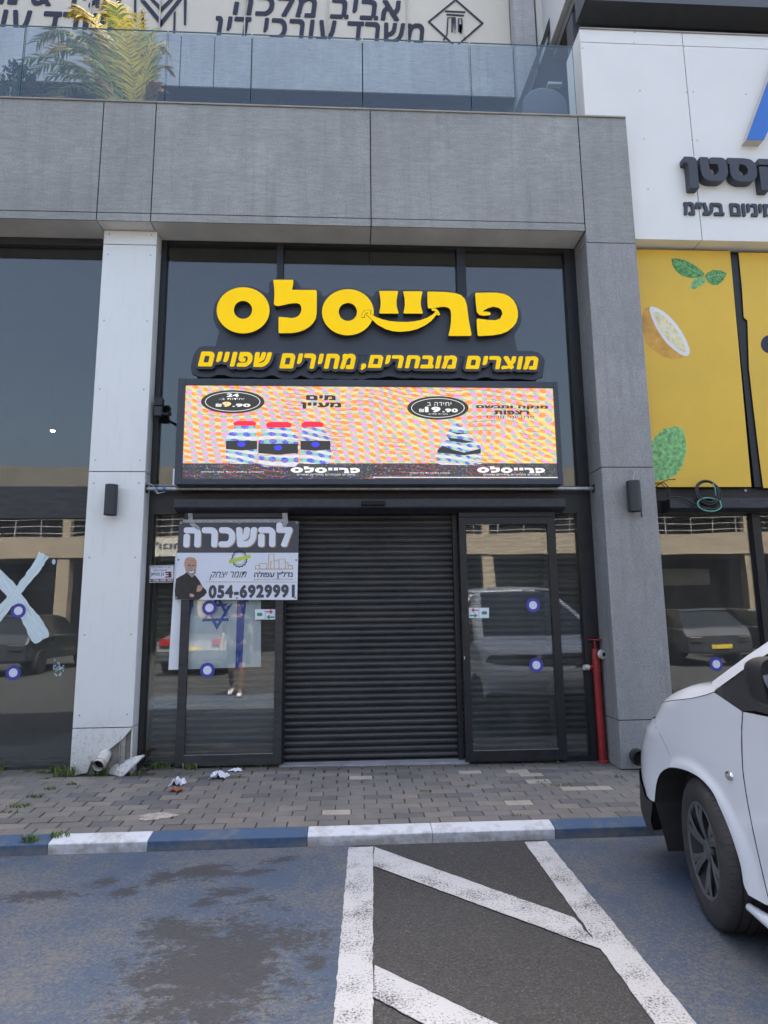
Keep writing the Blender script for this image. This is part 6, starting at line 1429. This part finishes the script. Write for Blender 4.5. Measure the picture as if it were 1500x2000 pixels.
# mirror the lettering so that it reads properly for someone standing in the street
o_.data.transform(Matrix.Scale(1, 4))
for i, (x0, x1, mm) in enumerate(((-21.5, -17, 'car_dark'), (-16, -11.6, 'shop_ceiling'), (-4.5, -.5, 'sign_cream'), (.6, 5.0, 'dark_shop'), (6.2, 10.4, 'shop_ceiling'), (11.8, 16, 'sign_cream'))):
    MB().box(x0, x1, OY-2.58, OY-2.45, 2.6, 3.3).build('shop_sign_board', mm, OB)
def simple_car(cx, cy, paint, label, hgt=1.5, nose=1):
    L, Wd = 4.4, .9; t = thing('parked_car', (cx, cy, 0), label, 'car', 'cars parked across the street')
    prof = [(-2.2, .35), (-2.22, .62), (-2.1, .84), (-1.2, .98), (-.75, 1.0), (2.0, 1.02), (2.18, .8), (2.2, .35)]; top = [(-1.15, .98), (-.45, hgt-.06), (.1, hgt), (1.4, hgt-.02), (1.95, 1.0)]
    def slab(P, w0, w1, zref0, zref1):
        b = MB(); n = len(P)
        def wf(z): return w0+(w1-w0)*max(0, min(1, (z-zref0)/(zref1-zref0)))
        v = [(cx-wf(z), cy-nose*a, z) for a, z in P]+[(cx+wf(z), cy-nose*a, z) for a, z in P]
        return b.add(v, [tuple(range(n)), tuple(range(2*n-1, n-1, -1))]+[(i, i+n, (i+1) % n+n, (i+1) % n) for i in range(n)])
    slab(prof, Wd-.05, Wd, .3, .7).build('body', paint, t, bev=.06); slab(top, Wd-.06, Wd-.24, 1.0, hgt).build('cabin_windows', 'car_glass', t, bev=.04)
    rf = [(-.42, hgt-.05), (.1, hgt+.012), (1.42, hgt-.006), (1.5, hgt-.06)]; slab(rf, Wd-.22, Wd-.24, 1.0, hgt).build('roof', paint, t, bev=.02)
    for sx in (-1, 1):
        for yy in (-1.35, 1.3):
            b = MB(); b.lathe([(0, -.1), (.19, -.1), (.2, -.09), (.3, -.1), (.32, -.07), (.32, .07), (.3, .1), (0, .1)], (cx+sx*(Wd-.1), cy-nose*yy, .32), 'x', 24); b.build('wheel', 'rubber', t, smooth=True, auto=40)
        MB().box(cx+sx*.62-.16, cx+sx*.62+.16, cy-nose*2.205-.02, cy-nose*2.205+.02, .66, .78).build('headlight', 'chrome', t, bev=.01)
        MB().box(cx+sx*.66-.13, cx+sx*.66+.13, cy+nose*-2.205*-1-.02, cy+nose*-2.205*-1+.02, .74, .9).build('tail_light', 'lamp_red', t, bev=.01)
    MB().box(cx-.26, cx+.26, cy-nose*2.225-.012, cy-nose*2.225+.012, .5, .6).build('number_plate', 'plate_yellow', t)
    MB().box(cx-.26, cx+.26, cy+nose*2.205-.012, cy+nose*2.205+.012, .6, .7).build('number_plate', 'plate_yellow', t)
for x, y, p_, l_, h_, n_ in ((-8.9, -12.6, 'car_dark', 'dark car mirrored in the left shop window under the painted cross', 1.5, -1), (-3.9, -12.4, 'car_silver', 'silver car mirrored in the glass left of the shutter', 1.46, 1), (9.7, -12.5, 'car_dark', 'dark car mirrored in the window behind the white van', 1.48, -1), (12.6, -12.7, 'car_silver', 'silver car mirrored at the right edge of the window behind the white van', 1.5, 1)):
    simple_car(x, y, p_, l_, h_, n_)
hd = thing('hedge', (-6.9, -15.5, 0), 'clipped green hedge mirrored in the glass beside the white pillar', 'hedge'); m_ = MB(); r_ = random.Random(31)
for x in np.linspace(-8.2, -5.6, 9): leafball(m_, (x, -15.5, .75), (.4, .45, .75), 160, .07, r_)
m_.build('foliage', 'leaf_dark', hd, fix=False); MB().tube([(-6.9, -15.5, 0), (-6.9, -15.5, .8)], .05, 7).build('stem', 'palm_stem', hd)

# ------------------------------------------------------------------ passer-by in the street (seen mirrored in the left door)
mat('skin', (.24, .15, .11), .55, .08, 20); mat('hair', (.03, .022, .018), .6, .3, 40); mat('dark_shirt', (.03, .032, .04), .8, .2, 12); mat('dark_shorts', (.02, .02, .024), .8, .2, 12); mat('sneaker', (.7, .7, .7), .6, .08, 20)
PX, PY = -2.05, -6.0
PE = thing('person', (PX, PY, 0), 'person in dark shirt and shorts walking in the street, mirrored in the left door', 'person')
def skin_mesh(name, pts, edges, rad, m, root=0, lv=2):
    me = bpy.data.meshes.new(name); me.from_pydata([tuple(Vector(p)) for p in pts], edges, []); o = bpy.data.objects.new(name, me); COL.objects.link(o)
    md = o.modifiers.new('skin', 'SKIN'); md.use_smooth_shade = True; sv = me.skin_vertices[0].data
    for i, r_ in enumerate(rad): sv[i].radius = (r_, r_) if not isinstance(r_, tuple) else r_; sv[i].use_root = i == root
    sb_ = o.modifiers.new('sub', 'SUBSURF'); sb_.levels = lv; sb_.render_levels = lv
    dg = bpy.context.evaluated_depsgraph_get(); nm = bpy.data.meshes.new_from_object(o.evaluated_get(dg)); bpy.data.objects.remove(o)
    nm.materials.clear(); nm.materials.append(M[m]); nm.name = name; o = bpy.data.objects.new(name, nm); COL.objects.link(o); o.parent = PE; return o
hip = {'L': (.09, 0, .88), 'R': (-.09, 0, .88)}
kn = {'L': (.10, .10, .49), 'R': (-.10, -.02, .48)}; an = {'L': (.10, .13, .09), 'R': (-.10, -.22, .13)}; toe = {'L': (.11, .30, .045), 'R': (-.11, -.06, .045)}
P_ = [(0, 0, .92), (0, 0, 1.10), (0, .01, 1.30), (0, .01, 1.42), (0, .02, 1.50), (0, .03, 1.60), (0, .035, 1.70)]; E_ = [(i, i+1) for i in range(6)]; R_ = [(.15, .11), (.135, .095), (.16, .10), (.10, .07), (.052, .052), (.078, .09), (.06, .07)]
for s_, sg in (('L', 1), ('R', -1)):
    b0 = len(P_); P_ += [hip[s_], kn[s_], an[s_], toe[s_]]; E_ += [(0, b0), (b0, b0+1), (b0+1, b0+2), (b0+2, b0+3)]; R_ += [.085, .058, .038, .036]
    sw_ = .14*(-sg); b0 = len(P_); el = (sg*.25, -.02-sw_*.3, 1.13); wr_ = (sg*.24, .08+sw_, .90); P_ += [(sg*.185, .0, 1.40), el, wr_, (sg*.235, .10+sw_*1.1, .83)]; E_ += [(3, b0), (b0, b0+1), (b0+1, b0+2), (b0+2, b0+3)]; R_ += [.055, .042, .03, (.022, .036)]
    for k, (dx_, dz_, ln) in enumerate(((-.022, 0, .075), (-.008, -.004, .085), (.008, -.004, .08), (.022, 0, .065))):
        q0 = Vector(P_[b0+3]); P_ += [tuple(q0+Vector((.0, dx_, -.035))), tuple(q0+Vector((-sg*.012, dx_*1.1, -.035-ln)))]; E_ += [(b0+3, len(P_)-2), (len(P_)-2, len(P_)-1)]; R_ += [.0095, .0075]
    q0 = Vector(P_[b0+3]); P_ += [tuple(q0+Vector((-sg*.01, .035, .0))), tuple(q0+Vector((-sg*.02, .05, -.045)))]; E_ += [(b0+3, len(P_)-2), (len(P_)-2, len(P_)-1)]; R_ += [.010, .008]
bd = skin_mesh('body', P_, E_, R_, 'skin')
skin_mesh('shirt', [(0, 0, .90), (0, 0, 1.10), (0, .01, 1.30), (0, .01, 1.43)]+[(s_*.195, 0, 1.40) for s_ in (1, -1)]+[(s_*.235, -.01, 1.22) for s_ in (1, -1)], [(0, 1), (1, 2), (2, 3), (3, 4), (3, 5), (4, 6), (5, 7)], [(.165, .125), (.15, .11), (.175, .115), (.095, .075), .07, .07, .062, .062], 'dark_shirt')
skin_mesh('shorts', [(0, 0, .93), hip['L'], hip['R'], tuple(Vector(hip['L']).lerp(Vector(kn['L']), .85)), tuple(Vector(hip['R']).lerp(Vector(kn['R']), .85))], [(0, 1), (0, 2), (1, 3), (2, 4)], [(.155, .12), .10, .10, .085, .085], 'dark_shorts')
for s_ in 'LR': skin_mesh('sneaker', [Vector(an[s_])+Vector((0, -.04, -.035)), Vector(an[s_])+Vector((0, .05, -.04)), Vector(toe[s_])+Vector((0, -.02, -.0)), Vector(toe[s_])+Vector((0, .04, -.005))], [(0, 1), (1, 2), (2, 3)], [.045, .05, .045, .036], 'sneaker')
hr = MB(); hr.grid(lambda a, b: (.088*math.sin(PI*.62*b)*math.cos(2*PI*a), .02+.10*math.sin(PI*.62*b)*math.sin(2*PI*a)-.012*b, 1.655+.115*math.cos(PI*.62*b)+(.05*b if math.sin(2*PI*a) > .2 else 0)), 24, 8); hr.v = [(x+PX, y+PY, z) for x, y, z in hr.v]; hr.build('hair', 'hair', PE, smooth=True)
fc = MB()
for sx in (-1, 1): fc.lathe([(0, -.008), (.007, -.006), (.010, 0)], (PX+sx*.03, PY+.122, 1.635), 'y', 10)
fc.build('eyes', 'hair', PE); MB().tube([(PX, PY+.118, 1.635), (PX, PY+.138, 1.605), (PX, PY+.12, 1.598)], [.008, .013, .009], 8).build('nose', 'skin', PE, smooth=True); MB().tube([(PX-.022, PY+.114, 1.57), (PX, PY+.122, 1.567), (PX+.022, PY+.114, 1.57)], .005, 6).build('mouth', 'skin_print', PE, smooth=True)
for sx in (-1, 1): MB().lathe([(0, -.012), (.022, -.008), (.026, 0), (.018, .01)], (PX+sx*.082, PY+.03, 1.625), 'x', 12).build('ear', 'skin', PE, smooth=True)
